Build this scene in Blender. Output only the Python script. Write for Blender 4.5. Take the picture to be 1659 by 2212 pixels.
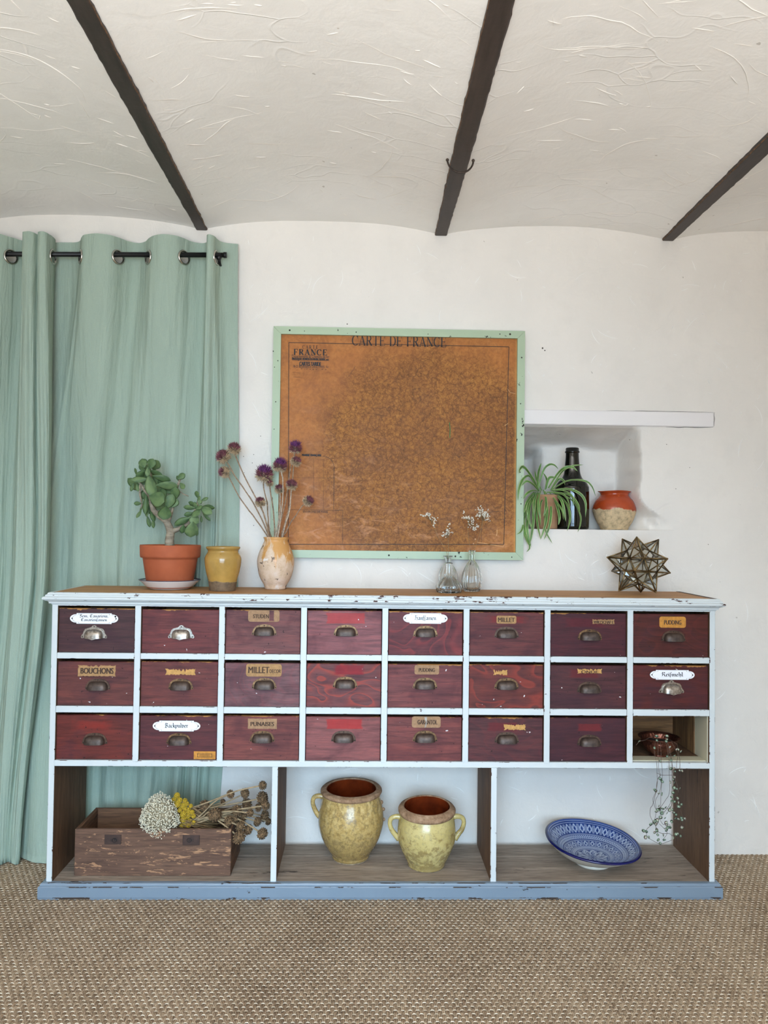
import bpy, bmesh, math, random
import numpy as np
from mathutils import Vector, Matrix, noise, Quaternion
for o in list(bpy.data.objects): bpy.data.objects.remove(o)
S = bpy.context.scene
COL = S.collection
rnd = random.Random(7)
PI = math.pi

# ------------------------------------------------------------------ camera
CAM_H, CAM_D, YAW, PITCH, ROLL, FPX = 1.32334, 3.12621, 0.02636, 0.02332, 0.0125, 1643.7
_cy, _sy, _cp, _sp = math.cos(YAW), math.sin(YAW), math.cos(PITCH), math.sin(PITCH)
FW = Vector((_sy*_cp, _cy*_cp, _sp)); _r = Vector((_cy, -_sy, 0)); _u = _r.cross(FW)
RT = _r*math.cos(ROLL) + _u*math.sin(ROLL); UP = _u*math.cos(ROLL) - _r*math.sin(ROLL)
EYE = Vector((0, -CAM_D, CAM_H))
cd = bpy.data.cameras.new('camera'); cam = bpy.data.objects.new('camera', cd); COL.objects.link(cam)
cd.sensor_fit = 'HORIZONTAL'; cd.sensor_width = 36; cd.lens = 36*FPX/1659; cd.clip_start = .01
cam.matrix_world = Matrix(((RT.x, UP.x, -FW.x, EYE.x), (RT.y, UP.y, -FW.y, EYE.y), (RT.z, UP.z, -FW.z, EYE.z), (0, 0, 0, 1)))
S.camera = cam

# ------------------------------------------------------------------ sky, daylight through the window behind the camera, exposure
W = bpy.data.worlds.new('sky'); S.world = W; W.use_nodes = True
W.node_tree.nodes['Background'].inputs[0].default_value = (.55, .72, 1, 1)
W.node_tree.nodes['Background'].inputs[1].default_value = .6
WX0, WX1, WZ0, WZ1, BACK_Y = -1.35, .95, .03, 2.08, -4.75
def area(name, loc, rx, sx, sz, power, col, spread=PI):
    l = bpy.data.lights.new(name, 'AREA'); l.shape = 'RECTANGLE'; l.size = sx; l.size_y = sz
    l.energy = power; l.color = col; l.spread = spread
    o = bpy.data.objects.new(name, l); COL.objects.link(o); o.location = loc; o.rotation_euler = (rx, 0, 0)
    return o
# skylight falls downward into the room, light thrown up by the sunny ground outside goes towards the ceiling
area('daylight_sky', ((WX0+WX1)/2, BACK_Y-.10, (WZ0+WZ1)/2+.10), math.radians(73), WX1-WX0, WZ1-WZ0, 56, (.52, .76, 1.0), math.radians(80))
area('daylight_ground', ((WX0+WX1)/2, BACK_Y-.16, (WZ0+WZ1)/2-.10), math.radians(158), WX1-WX0, WZ1-WZ0, 222, (1.0, .985, .955), math.radians(112))
vs = S.view_settings
S.display_settings.display_device = 'sRGB'
vs.view_transform = 'Standard'; vs.look = 'None'; vs.exposure = .05; vs.gamma = 1; vs.use_curve_mapping = False
S.cycles.max_bounces = 12; S.cycles.diffuse_bounces = 6; S.cycles.glossy_bounces = 4
S.cycles.transmission_bounces = 10; S.cycles.transparent_max_bounces = 24
S.cycles.caustics_refractive = False; S.cycles.caustics_reflective = False

# ------------------------------------------------------------------ measuring helpers
def ray(u, v): return FW + RT*((u-829.5)/FPX) - UP*((v-1106)/FPX)
def at(u, v, y):                                   # the point at depth y that the photograph shows at u, v
    d = ray(u, v); return EYE + d*((y-EYE.y)/d.y)
def atz(u, v, z):
    d = ray(u, v); return EYE + d*((z-EYE.z)/d.z)
def mpp(y): return (y+CAM_D)/FPX                   # metres per photo pixel at depth y

# ------------------------------------------------------------------ material helpers
def srgb(r, g, b):
    f = lambda c: (c/255/12.92) if c <= 10.3 else ((c/255+.055)/1.055)**2.4
    return (f(r), f(g), f(b), 1)
class NT:
    def __init__(s, name, rough=.6, metal=0, spec=None):
        s.m = bpy.data.materials.new(name); s.m.use_nodes = True; s.t = s.m.node_tree
        s.b = s.t.nodes['Principled BSDF']; s.out = s.t.nodes['Material Output']
        s.b.inputs['Roughness'].default_value = rough; s.b.inputs['Metallic'].default_value = metal
        if spec is not None: s.b.inputs['Specular IOR Level'].default_value = spec
        s._co = None
    def put(s, sock, v):
        if isinstance(v, bpy.types.NodeSocket): s.t.links.new(v, sock)
        elif isinstance(v, bpy.types.Node): s.t.links.new(v.outputs[0], sock)
        else:
            try: sock.default_value = v
            except Exception: sock.default_value = tuple(v)[:3]
    def n(s, typ, props=None, **kw):
        nd = s.t.nodes.new('ShaderNode'+typ)
        for k, v in (props or {}).items(): setattr(nd, k, v)
        for k, v in kw.items():
            k = k.replace('_', ' ')
            s.put(nd.inputs[int(k[1:])] if (k[0] == 'i' and k[1:].isdigit()) else nd.inputs[k], v)
        return nd
    def co(s, kind='Object'):
        if s._co is None: s._co = s.n('TexCoord')
        return s._co.outputs[kind]
    def map(s, scale=(1, 1, 1), rot=(0, 0, 0), loc=(0, 0, 0), vec=None):
        return s.n('Mapping', Vector=vec or s.co(), Scale=scale, Rotation=rot, Location=loc).outputs[0]
    def noise(s, scale, vec=None, detail=3, rough=.55, dist=0):
        return s.n('TexNoise', Vector=vec or s.co(), Scale=scale, Detail=detail, Roughness=rough, Distortion=dist).outputs[0]
    def ramp(s, fac, stops, interp='LINEAR'):
        nd = s.n('ValToRGB', Fac=fac); e = nd.color_ramp.elements; nd.color_ramp.interpolation = interp
        while len(e) < len(stops): e.new(.5)
        for el, (p, c) in zip(e, stops):
            el.position = p; el.color = c if isinstance(c, tuple) else (c, c, c, 1)
        return nd.outputs[0]
    def mix(s, fac, a, b, mode='MIX'):
        nd = s.n('Mix', dict(data_type='RGBA', blend_type=mode)); s.put(nd.inputs[0], fac); s.put(nd.inputs[6], a); s.put(nd.inputs[7], b)
        return nd.outputs[2]
    def math(s, op, a, b=0, c=0, clamp=False):
        nd = s.n('Math', dict(operation=op, use_clamp=clamp)); s.put(nd.inputs[0], a); s.put(nd.inputs[1], b); s.put(nd.inputs[2], c)
        return nd.outputs[0]
    def xyz(s, vec=None): return s.n('SeparateXYZ', Vector=vec or s.co()).outputs
    def bump(s, h, strength=.3, dist=.01, normal=None):
        nd = s.n('Bump', Height=h, Strength=strength, Distance=dist)
        if normal is not None: s.put(nd.inputs['Normal'], normal)
        return nd.outputs[0]
    def fin(s, col=None, bump=None, rough=None):
        if col is not None: s.put(s.b.inputs['Base Color'], col)
        if bump is not None: s.put(s.b.inputs['Normal'], bump)
        if rough is not None: s.put(s.b.inputs['Roughness'], rough)
        return s.m

def plain(name, col, rough=.6, metal=0, var=.12, scale=40, bumpd=0):
    t = NT(name, rough, metal)
    dark = tuple(c*(1-var*2) for c in col[:3])+(1,); lite = tuple(min(1, c*(1+var)) for c in col[:3])+(1,)
    nz = t.noise(scale)
    return t.fin(t.ramp(nz, [(.3, dark), (.7, lite)]), t.bump(nz, .3, bumpd) if bumpd else None)

def plaster(name, col, ridge, fine=.5):
    t = NT(name, .75, 0, .3)
    a = t.noise(2.2, detail=4); b = t.noise(14, detail=5, dist=.6); c = t.noise(70, detail=3)
    off = t.n('VectorMath', dict(operation='SCALE'), i0=t.n('TexNoise', Vector=t.co(), Scale=3.0, Detail=2).outputs[1], i3=1.2).outputs[0]
    wv = t.n('VectorMath', dict(operation='ADD'), i0=t.map((1.6, 5.5, 4)), i1=off).outputs[0]
    v = t.n('TexVoronoi', dict(feature='DISTANCE_TO_EDGE'), Vector=wv, Scale=1.5).outputs[0]
    line = t.ramp(v, [(0, 1.), (.022, 0.)])
    gate = t.ramp(t.noise(2.6, detail=1), [(.52, 0.), (.62, 1.)])
    h = t.math('MULTIPLY', line, gate)
    h = t.math('MULTIPLY', h, ridge)
    h = t.math('ADD', h, t.math('MULTIPLY', b, fine)); h = t.math('ADD', h, t.math('MULTIPLY', c, .08)); h = t.math('ADD', h, t.math('MULTIPLY', a, .8))
    tone = t.mix(t.ramp(a, [(.35, 0.), (.7, 1.)]), col, tuple(x*.93 for x in col[:3])+(1,))
    tone = t.mix(t.math('MULTIPLY', t.ramp(t.noise(9, detail=4, rough=.6), [(.52, 0.), (.72, 1.)]), .35), tone, tuple(x*.88 for x in col[:3])+(1,))
    speck = t.ramp(t.noise(26, detail=2), [(.765, 0.), (.775, 1.)])
    tone = t.mix(t.math('MULTIPLY', speck, .5), tone, srgb(150, 140, 128))
    return t.fin(tone, t.bump(h, .55, .008))

def painted(name, col, under, amount=.5, gloss=.38, grain=None, sc=1.0):
    """old paint with chips through to the wood"""
    t = NT(name, gloss)
    n1 = t.noise(30*sc, t.map(grain or (1, 1, 1)), detail=5, rough=.65); n2 = t.noise(5*sc, detail=2)
    k = t.math('ADD', n1, t.math('MULTIPLY', n2, .35))
    chip = t.ramp(k, [(.93-amount*.2, 0.), (.945-amount*.2, 1.)])
    base = t.mix(t.ramp(t.noise(3), [(.3, 0.), (.7, 1.)]), col, tuple(x*.93 for x in col[:3])+(1,))
    c = t.mix(chip, base, t.mix(t.noise(60), under, tuple(x*.4 for x in under[:3])+(1,)))
    h = t.math('SUBTRACT', t.math('MULTIPLY', t.noise(45, t.map((.3, 1, 1))), .3), chip)
    return t.fin(c, t.bump(h, .35, .002), t.ramp(chip, [(0, gloss), (1, .8)]))

def wood(name, a, b, c, axis='x', scale=1., rough=.6, wear=None):
    t = NT(name, rough)
    st = {'x': (1.2, 14, 14), 'y': (14, 1.2, 14), 'z': (14, 14, 1.2)}[axis]
    vec = t.map(tuple(s*scale for s in st))
    n1 = t.noise(2.2, vec, 6, .65, .8); n2 = t.noise(11, vec, 4, .6)
    w = t.n('TexWave', dict(wave_type='BANDS', bands_direction={'x': 'Z', 'y': 'X', 'z': 'X'}[axis]), Vector=t.map(tuple(s*scale*.35 for s in st)), Scale=1.3, Distortion=5, Detail=3).outputs[1]
    col = t.ramp(n1, [(.25, a), (.5, b), (.75, c)])
    col = t.mix(t.math('MULTIPLY', t.ramp(n2, [(.35, 1.), (.55, 0.)]), .55), col, tuple(x*.45 for x in a[:3])+(1,))
    col = t.mix(t.math('MULTIPLY', w, .25), col, a)
    if wear and len(wear) > 2:                 # fine scratches all over, and worn pale ends
        k2 = t.ramp(t.noise(16, t.map((.7, 2, 3.4)), 4, .75, .6), [(.60, 0.), (.63, 1.)]); col = t.mix(t.math('MULTIPLY', k2, .8), col, wear[0])
        k3 = t.ramp(t.noise(60, t.map((.5, 1, 1.2)), 3, .7), [(.66, 0.), (.70, 1.)]); col = t.mix(t.math('MULTIPLY', k3, .7), col, wear[0])
    if wear:
        k = t.ramp(t.noise(7, t.map({'x': (.5, 3, 3), 'y': (3, .5, 3), 'z': (3, 3, .5)}[axis]), 5, .7), [(wear[1], 0.), (wear[1]+.03, 1.)])
        col = t.mix(k, col, wear[0])
    return t.fin(col, t.bump(n2, .3, .002))

# ------------------------------------------------------------------ mesh helpers
ORG = {}
class MB:
    def __init__(s): s.v = []; s.f = []; s.mi = []; s.sm = []
    def add(s, vs_, fs, mi=0, smooth=False):
        o = len(s.v); s.v += [Vector(v) for v in vs_]
        for k, f in enumerate(fs):
            s.f.append([i+o for i in f]); s.mi.append(mi[k] if isinstance(mi, (list, tuple)) else mi); s.sm.append(smooth)
        return s
    def box(s, lo, hi, mi=0, bevel=0, bmi=None, front=None, faces=None):
        """axis box; bevelled edges may carry material bmi, the -y face material front"""
        bm = bmesh.new(); bmesh.ops.create_cube(bm, size=1)
        lo = Vector(lo); hi = Vector(hi); c = (lo+hi)/2; d = hi-lo
        for v in bm.verts: v.co = Vector((v.co.x*d.x, v.co.y*d.y, v.co.z*d.z)) + c
        for f in bm.faces: f.material_index = mi
        if bevel:
            r = bmesh.ops.bevel(bm, geom=bm.edges[:], offset=min(bevel, min(d)*.45), segments=1, affect='EDGES')
            if bmi is not None:
                for f in r['faces']: f.material_index = bmi
        bm.normal_update()
        for f in bm.faces:
            n = f.normal
            if front is not None and n.y < -.95: f.material_index = front
            if faces:
                for key, m in faces.items():
                    ax = 'xyz'.index(key[1]); sg = 1 if key[0] == '+' else -1
                    if n[ax]*sg > .95: f.material_index = m
        bm.verts.index_update()
        s.add([v.co.copy() for v in bm.verts], [[v.index for v in f.verts] for f in bm.faces], [f.material_index for f in bm.faces])
        bm.free(); return s
    def lathe(s, prof, c=(0, 0, 0), seg=40, mi=0, smooth=True, fn=None, mis=None, cap=(True, False)):
        """prof: (radius, z) pairs; fn(radius, z, angle) may reshape; mis gives a material per band"""
        o = len(s.v); c = Vector(c); n = len(prof)
        for (r, z) in prof:
            for k in range(seg):
                a = 2*PI*k/seg; rr, zz = (r, z) if fn is None else fn(r, z, a)
                s.v.append(c+Vector((rr*math.cos(a), rr*math.sin(a), zz)))
        for i in range(n-1):
            for k in range(seg):
                k2 = (k+1) % seg
                s.f.append([o+i*seg+k, o+i*seg+k2, o+(i+1)*seg+k2, o+(i+1)*seg+k]); s.mi.append(mis[i] if mis else mi); s.sm.append(smooth)
        for i, flip, on in ((0, True, cap[0]), (n-1, False, cap[1])):
            if on and prof[i][0] > 1e-6:
                ring = [o+i*seg+k for k in range(seg)]
                s.f.append(ring[::-1] if flip else ring); s.mi.append((mis[max(0, i-1)] if mis else mi)); s.sm.append(False)
        return s
    def tube(s, pts, rad, seg=6, mi=0, smooth=True, cap=True):
        pts = [Vector(p) for p in pts]; n = len(pts); rad = rad if isinstance(rad, (list, tuple)) else [rad]*n
        o = len(s.v); prev = None
        for i in range(n):
            t = (pts[min(i+1, n-1)]-pts[max(i-1, 0)]).normalized()
            if prev is None:
                a = t.orthogonal().normalized()
            else: a = (prev - t*prev.dot(t)); a = a.normalized() if a.length > 1e-6 else t.orthogonal().normalized()
            prev = a; b = t.cross(a)
            for k in range(seg):
                w = 2*PI*k/seg; s.v.append(pts[i]+(a*math.cos(w)+b*math.sin(w))*rad[i])
        for i in range(n-1):
            for k in range(seg):
                k2 = (k+1) % seg
                s.f.append([o+i*seg+k, o+i*seg+k2, o+(i+1)*seg+k2, o+(i+1)*seg+k]); s.mi.append(mi); s.sm.append(smooth)
        if cap:
            s.f.append([o+k for k in range(seg)][::-1]); s.mi.append(mi); s.sm.append(False)
            s.f.append([o+(n-1)*seg+k for k in range(seg)]); s.mi.append(mi); s.sm.append(False)
        return s
    def grid(s, rows, mi=0, smooth=True, cols_mi=None):
        o = len(s.v); h = len(rows); w = len(rows[0])
        for r in rows: s.v += [Vector(p) for p in r]
        for j in range(h-1):
            for i in range(w-1):
                s.f.append([o+j*w+i, o+j*w+i+1, o+(j+1)*w+i+1, o+(j+1)*w+i]); s.mi.append(cols_mi[i] if cols_mi else mi); s.sm.append(smooth)
        return s
    def ball(s, c, r, seg=8, rings=5, mi=0, smooth=True, sq=(1, 1, 1), M=None):
        c = Vector(c); vs_ = [Vector((0, 0, -1))]
        for j in range(1, rings):
            p = PI*j/rings-PI/2
            vs_ += [Vector((math.cos(p)*math.cos(2*PI*k/seg), math.cos(p)*math.sin(2*PI*k/seg), math.sin(p))) for k in range(seg)]
        vs_.append(Vector((0, 0, 1))); fs = []
        for k in range(seg):
            fs.append([0, 1+(k+1) % seg, 1+k])
            for j in range(rings-2):
                a = 1+j*seg; fs.append([a+k, a+(k+1) % seg, a+seg+(k+1) % seg, a+seg+k])
            a = 1+(rings-2)*seg; fs.append([a+k, a+(k+1) % seg, len(vs_)-1])
        out = []
        for v in vs_:
            p = Vector((v.x*r*sq[0], v.y*r*sq[1], v.z*r*sq[2]))
            out.append(c+(M @ p if M else p))
        return s.add(out, fs, mi, smooth)
    def prism(s, poly, y0, y1, mi=0, emi=None):
        """outline in x,z extruded from y0 (front) to y1"""
        n = len(poly)
        s.add([(x, y0, z) for x, z in poly]+[(x, y1, z) for x, z in poly],
              [list(range(n)), list(range(2*n-1, n-1, -1))]+[[i, n+i, n+(i+1) % n, (i+1) % n] for i in range(n)],
              [mi, mi]+[mi if emi is None else emi]*n)
        return s
    def build(s, name, mats, parent=None, origin=None):
        po = ORG[parent.name] if parent else Vector((0, 0, 0))
        og = Vector(origin) if origin is not None else po.copy()
        me = bpy.data.meshes.new(name); me.from_pydata([v-og for v in s.v], [], s.f)
        for m in (mats if isinstance(mats, (list, tuple)) else [mats]): me.materials.append(m)
        me.polygons.foreach_set('material_index', s.mi); me.polygons.foreach_set('use_smooth', s.sm); me.update()
        o = bpy.data.objects.new(name, me); COL.objects.link(o)
        if parent: o.parent = parent
        o.location = og-po; ORG[o.name] = og
        return o
def thing(name, label, cat, loc=(0, 0, 0), group=None):
    o = bpy.data.objects.new(name, None); COL.objects.link(o); o.location = loc; ORG[o.name] = Vector(loc); o.empty_display_size = .05
    return tag(o, label, cat, group)
def tag(o, label=None, cat=None, group=None, kind=None):
    for k, v in (('label', label), ('category', cat), ('group', group), ('kind', kind)):
        if v: o[k] = v
    return o
def inst(src, parent, M, name=None):
    """another object on the same mesh, M relative to the parent"""
    o = bpy.data.objects.new(name or src.name.split('.')[0], src.data if hasattr(src, 'data') else src); COL.objects.link(o)
    o.parent = parent; o.matrix_local = M; return o
def np_mesh(name, V, Q, mat, parent=None, attr=None, smooth=True):
    me = bpy.data.meshes.new(name); nv, nq = len(V), len(Q)
    me.vertices.add(nv); me.vertices.foreach_set('co', V.astype(np.float32).ravel())
    me.loops.add(nq*4); me.loops.foreach_set('vertex_index', Q.astype(np.int32).ravel())
    me.polygons.add(nq); me.polygons.foreach_set('loop_start', np.arange(0, nq*4, 4, dtype=np.int32))
    me.polygons.foreach_set('use_smooth', np.full(nq, smooth)); me.update(calc_edges=True)
    if attr is not None:
        a = me.attributes.new('tone', 'FLOAT', 'POINT'); a.data.foreach_set('value', attr.astype(np.float32))
    me.materials.append(mat); o = bpy.data.objects.new(name, me); COL.objects.link(o)
    if parent: o.parent = parent
    ORG[o.name] = Vector((0, 0, 0)); return o
def smooth_path(pts, n):
    """Catmull-Rom through pts"""
    pts = [Vector(p) for p in pts]; out = []; m = len(pts)-1
    for k in range(n):
        t = k/(n-1)*m; i = min(int(t), m-1); f = t-i
        p0, p1, p2, p3 = pts[max(i-1, 0)], pts[i], pts[i+1], pts[min(i+2, m)]
        out.append(.5*((2*p1)+(p2-p0)*f+(2*p0-5*p1+4*p2-p3)*f*f+(3*p1-p0-3*p2+p3)*f**3))
    return out
def interp(xs, ys, x): return float(np.interp(x, xs, ys))

# ------------------------------------------------------------------ lettering
_tc = {}
def font_polys(text, bold=0.0):
    """built-in font -> (verts2d, faces) of unit letter height, left bottom at 0,0"""
    k = (text, bold)
    if k in _tc: return _tc[k]
    c = bpy.data.curves.new('t', 'FONT'); c.body = text; c.size = 1; c.offset = bold; c.resolution_u = 3
    o = bpy.data.objects.new('t', c); COL.objects.link(o)
    dg = bpy.context.evaluated_depsgraph_get(); me = o.evaluated_get(dg).to_mesh()
    V = [(v.co.x, v.co.y) for v in me.vertices]; F = [list(p.vertices) for p in me.polygons]
    bpy.data.objects.remove(o); bpy.data.curves.remove(c)
    x0 = min(v[0] for v in V); x1 = max(v[0] for v in V); y0 = min(v[1] for v in V); y1 = max(v[1] for v in V)
    _tc[k] = ([((x-x0)/(x1-x0), (y-y0)/(y1-y0)) for x, y in V], F); return _tc[k]
def put_text(mb, text, cx, cz, w, h, y, mi, bold=.0):
    V, F = font_polys(text)
    for sx in ((-.011, .0, .011) if bold else (0,)):
        mb.add([(cx+(x-.5+sx)*w, y+sx*.004, cz+(z-.5)*h) for x, z in V], F, mi)
def pen(strokes, nib=None, default=.1):
    """polylines -> quads; nib=(dx,dy): broad pen, else stroke width (points may carry their own)"""
    out = []
    for st in strokes:
        for a, b in zip(st[:-1], st[1:]):
            if nib:
                n = nib; out.append([(a[0]-n[0], a[1]-n[1]), (b[0]-n[0], b[1]-n[1]), (b[0]+n[0], b[1]+n[1]), (a[0]+n[0], a[1]+n[1])])
                d = math.hypot(b[0]-a[0], b[1]-a[1]) or 1; px, py = -(b[1]-a[1])/d*.022, (b[0]-a[0])/d*.022
            else:
                d = math.hypot(b[0]-a[0], b[1]-a[1]) or 1; px, py = -(b[1]-a[1])/d, (b[0]-a[0])/d
                wa = (a[2] if len(a) > 2 else default)/2; wb = (b[2] if len(b) > 2 else default)/2
                out.append([(a[0]-px*wa, a[1]-py*wa), (b[0]-px*wb, b[1]-py*wb), (b[0]+px*wb, b[1]+py*wb), (a[0]+px*wa, a[1]+py*wa)]); continue
            out.append([(a[0]-px, a[1]-py), (b[0]-px, b[1]-py), (b[0]+px, b[1]+py), (a[0]+px, a[1]+py)])
    return out
_mn = lambda x: [(x, .88), (x+.14, .74), (x+.14, .26), (x+.28, .12)]
BL = {  # blackletter: (advance, strokes), x-height 1
 'i': (.40, [_mn(0), [(.12, 1.25), (.22, 1.15)]]), 'n': (.80, [_mn(0), [(.14, .62), (.42, .9)], _mn(.42)]), 'm': (1.20, [_mn(0), [(.14, .62), (.42, .9)], _mn(.42), [(.56, .62), (.84, .9)], _mn(.84)]),
 'u': (.80, [_mn(0), _mn(.42), [(.28, .12), (.56, .3)]]), 'r': (.56, [_mn(0), [(.14, .65), (.34, .9), (.46, .76)]]),
 'a': (.76, [[(.06, .8), (.26, .94), (.5, .84), (.5, .26), (.64, .12)], [(.5, .58), (.12, .42), (.12, .22), (.26, .1), (.5, .28)]]),
 'e': (.62, [[(.5, .22), (.28, .08), (.12, .24), (.12, .74), (.3, .92), (.46, .74), (.14, .48)]]),
 'c': (.58, [[(.48, .2), (.28, .08), (.12, .24), (.12, .74), (.3, .92), (.48, .8)]]),
 's': (.56, [[(.46, .82), (.26, .94), (.1, .78), (.42, .34), (.26, .08), (.06, .2)]]),
 'S': (.5, [[(.14, -.25), (.14, 1.2), (.3, 1.45), (.46, 1.34)]]),          # long s
 'l': (.42, [[(.0, 1.5), (.14, 1.38), (.14, .26), (.28, .12)]]), 'f': (.52, [[(.14, -.2), (.14, 1.25), (.3, 1.5), (.48, 1.38)], [(-.02, .86), (.36, .86)]]),
 'h': (.80, [[(0, 1.5), (.14, 1.38), (.14, .1)], [(.14, .62), (.42, .9), (.56, .74), (.56, .1), (.36, -.25)]]),
 'k': (.72, [[(0, 1.5), (.14, 1.38), (.14, .1)], [(.14, .55), (.4, .9), (.52, .76), (.2, .55), (.44, .3), (.6, .1)]]),
 'p': (.78, [[(0, .88), (.14, .74), (.14, -.4)], [(.14, .62), (.42, .9), (.56, .74), (.56, .26), (.36, .08), (.14, .22)]]),
 'v': (.74, [[(0, 1.05), (.14, .74), (.14, .26), (.36, .08), (.56, .28), (.56, .72), (.34, .92)]]),
 'z': (.6, [[(.1, .86), (.44, .86), (.16, .5), (.44, .4), (.4, .0), (.1, -.25)]]), '.': (.4, [[(.1, .2), (.22, .06)]]), ' ': (.5, []),
 'C': (1.1, [[(.95, 1.25), (.6, 1.5), (.2, 1.2), (.12, .5), (.4, .08), (.95, .25)], [(.5, 1.4), (.44, .3)], [(.1, .9), (.35, 1.0)]]),
 '$': (1.0, [[(.9, 1.3), (.5, 1.5), (.15, 1.2), (.3, .85), (.8, .6), (.75, .2), (.4, .05), (.05, .25)], [(.5, 1.4), (.5, .9)]]),  # capital S
 'H': (1.15, [[(.0, 1.2), (.25, 1.5), (.4, 1.3), (.3, .5), (.1, .05)], [(.4, .85), (.75, 1.0), (.9, .7), (.9, .2), (.7, -.2)], [(.1, .1), (.5, .2)], [(.45, 1.4), (.9, 1.45)]]),
 'B': (1.1, [[(.0, 1.3), (.3, 1.5), (.35, 1.2), (.3, .1), (.05, .2)], [(.35, 1.35), (.75, 1.4), (.85, 1.1), (.45, .8)], [(.45, .8), (.9, .65), (.9, .25), (.55, .05), (.3, .15)], [(-.05, .9), (.2, .95)]]),
 'R': (1.15, [[(.0, 1.3), (.3, 1.5), (.35, 1.2), (.28, .2), (.05, .08)], [(.35, 1.35), (.75, 1.45), (.9, 1.15), (.45, .8)], [(.45, .8), (.8, .65), (.85, .25), (1.05, .08)], [(-.05, .95), (.2, 1.0)]]),
}
def put_black(mb, text, cx, cz, w, xh, y, mi):
    x = 0; Q = []
    for ch in text:
        adv, st = BL[ch]
        Q += [[(p[0]+x, p[1]) for p in q] for q in pen(st, (.088, .07))]; x += adv
    k = w/x
    for q in Q: mb.add([(cx-w/2+p[0]*k, y, cz+(p[1]-.5)*xh) for p in q], [[0, 1, 2, 3]], mi)
def _arc(cx, cy, rx, ry, a0, a1, w0, w1, n=10):
    """arc whose stroke is w1 thick at the sides and w0 at top and bottom"""
    return [(cx+rx*math.cos(math.radians(a0+(a1-a0)*i/n)), cy+ry*math.sin(math.radians(a0+(a1-a0)*i/n)), w0+(w1-w0)*abs(math.cos(math.radians(a0+(a1-a0)*i/n)))**1.3) for i in range(n+1)]
_T, _t = .15, .05
_sf = lambda x, y, h=.13: [(x-h, y, _t), (x+h, y, _t)]
SERIF = {
 'C': (.86, [_arc(.45, .5, .40, .48, 48, 312, _t, _T, 16), [(.74, .95, .05), (.74, .68, .05)]]),
 'A': (.92, [[(.12, .02, _t), (.45, .98, _t)], [(.44, .98, _T), (.78, .02, _T)], [(.22, .34, _t), (.66, .34, _t)], _sf(.12, .02), _sf(.78, .02)]),
 'R': (.90, [[(.2, 0, _T), (.2, 1, _T)], [(.2, .97, _t), (.45, .97, _t)], _arc(.45, .735, .22, .235, 90, -90, _t, _T, 10), [(.2, .5, _t), (.45, .5, _t)], [(.42, .5, _T), (.74, .03, _T)], _sf(.2, .02), _sf(.15, .98, .1), _sf(.78, .02, .09)]),
 'T': (.84, [[(.42, 0, _T), (.42, 1, _T)], [(.04, .97, _t), (.8, .97, _t)], _sf(.42, .02), [(.05, .99, _t), (.05, .76, _t)], [(.79, .99, _t), (.79, .76, _t)]]),
 'E': (.82, [[(.2, 0, _T), (.2, 1, _T)], [(.06, .98, _t), (.7, .98, _t)], [(.2, .52, _t), (.55, .52, _t)], [(.06, .02, _t), (.74, .02, _t)], [(.7, 1, _t), (.7, .76, _t)], [(.74, 0, _t), (.74, .26, _t)], [(.55, .62, _t), (.55, .42, _t)]]),
 'D': (.90, [[(.2, 0, _T), (.2, 1, _T)], [(.06, .98, _t), (.4, .98, _t)], [(.06, .02, _t), (.4, .02, _t)], _arc(.4, .5, .4, .48, 90, -90, _t, _T, 14)]),
 'F': (.80, [[(.2, 0, _T), (.2, 1, _T)], [(.06, .98, _t), (.7, .98, _t)], [(.2, .5, _t), (.55, .5, _t)], _sf(.2, .02), [(.7, 1, _t), (.7, .74, _t)], [(.55, .6, _t), (.55, .4, _t)]]),
 'N': (.98, [[(.18, 0, _t), (.18, 1, _t)], [(.16, .98, _T), (.78, .04, _T)], [(.8, 0, _t), (.8, 1, _t)], _sf(.18, .02), _sf(.12, .98, .1), _sf(.8, .98)]), ' ': (.5, [])}
def put_serif(mb, text, cx, cz, w, h, y, mi, space=.0, fat=1.0):
    x = 0; Q = []
    for ch in text:
        adv, st = SERIF[ch]; st = [[(p[0], p[1], p[2]*fat) for p in s_] for s_ in st]
        Q += [[(p[0]+x, p[1]) for p in q] for q in pen(st)]; x += adv+space
    k = w/x
    for q in Q: mb.add([(cx-w/2+p[0]*k, y, cz+(p[1]-.5)*h) for p in q], [[0, 1, 2, 3]], mi)

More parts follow.
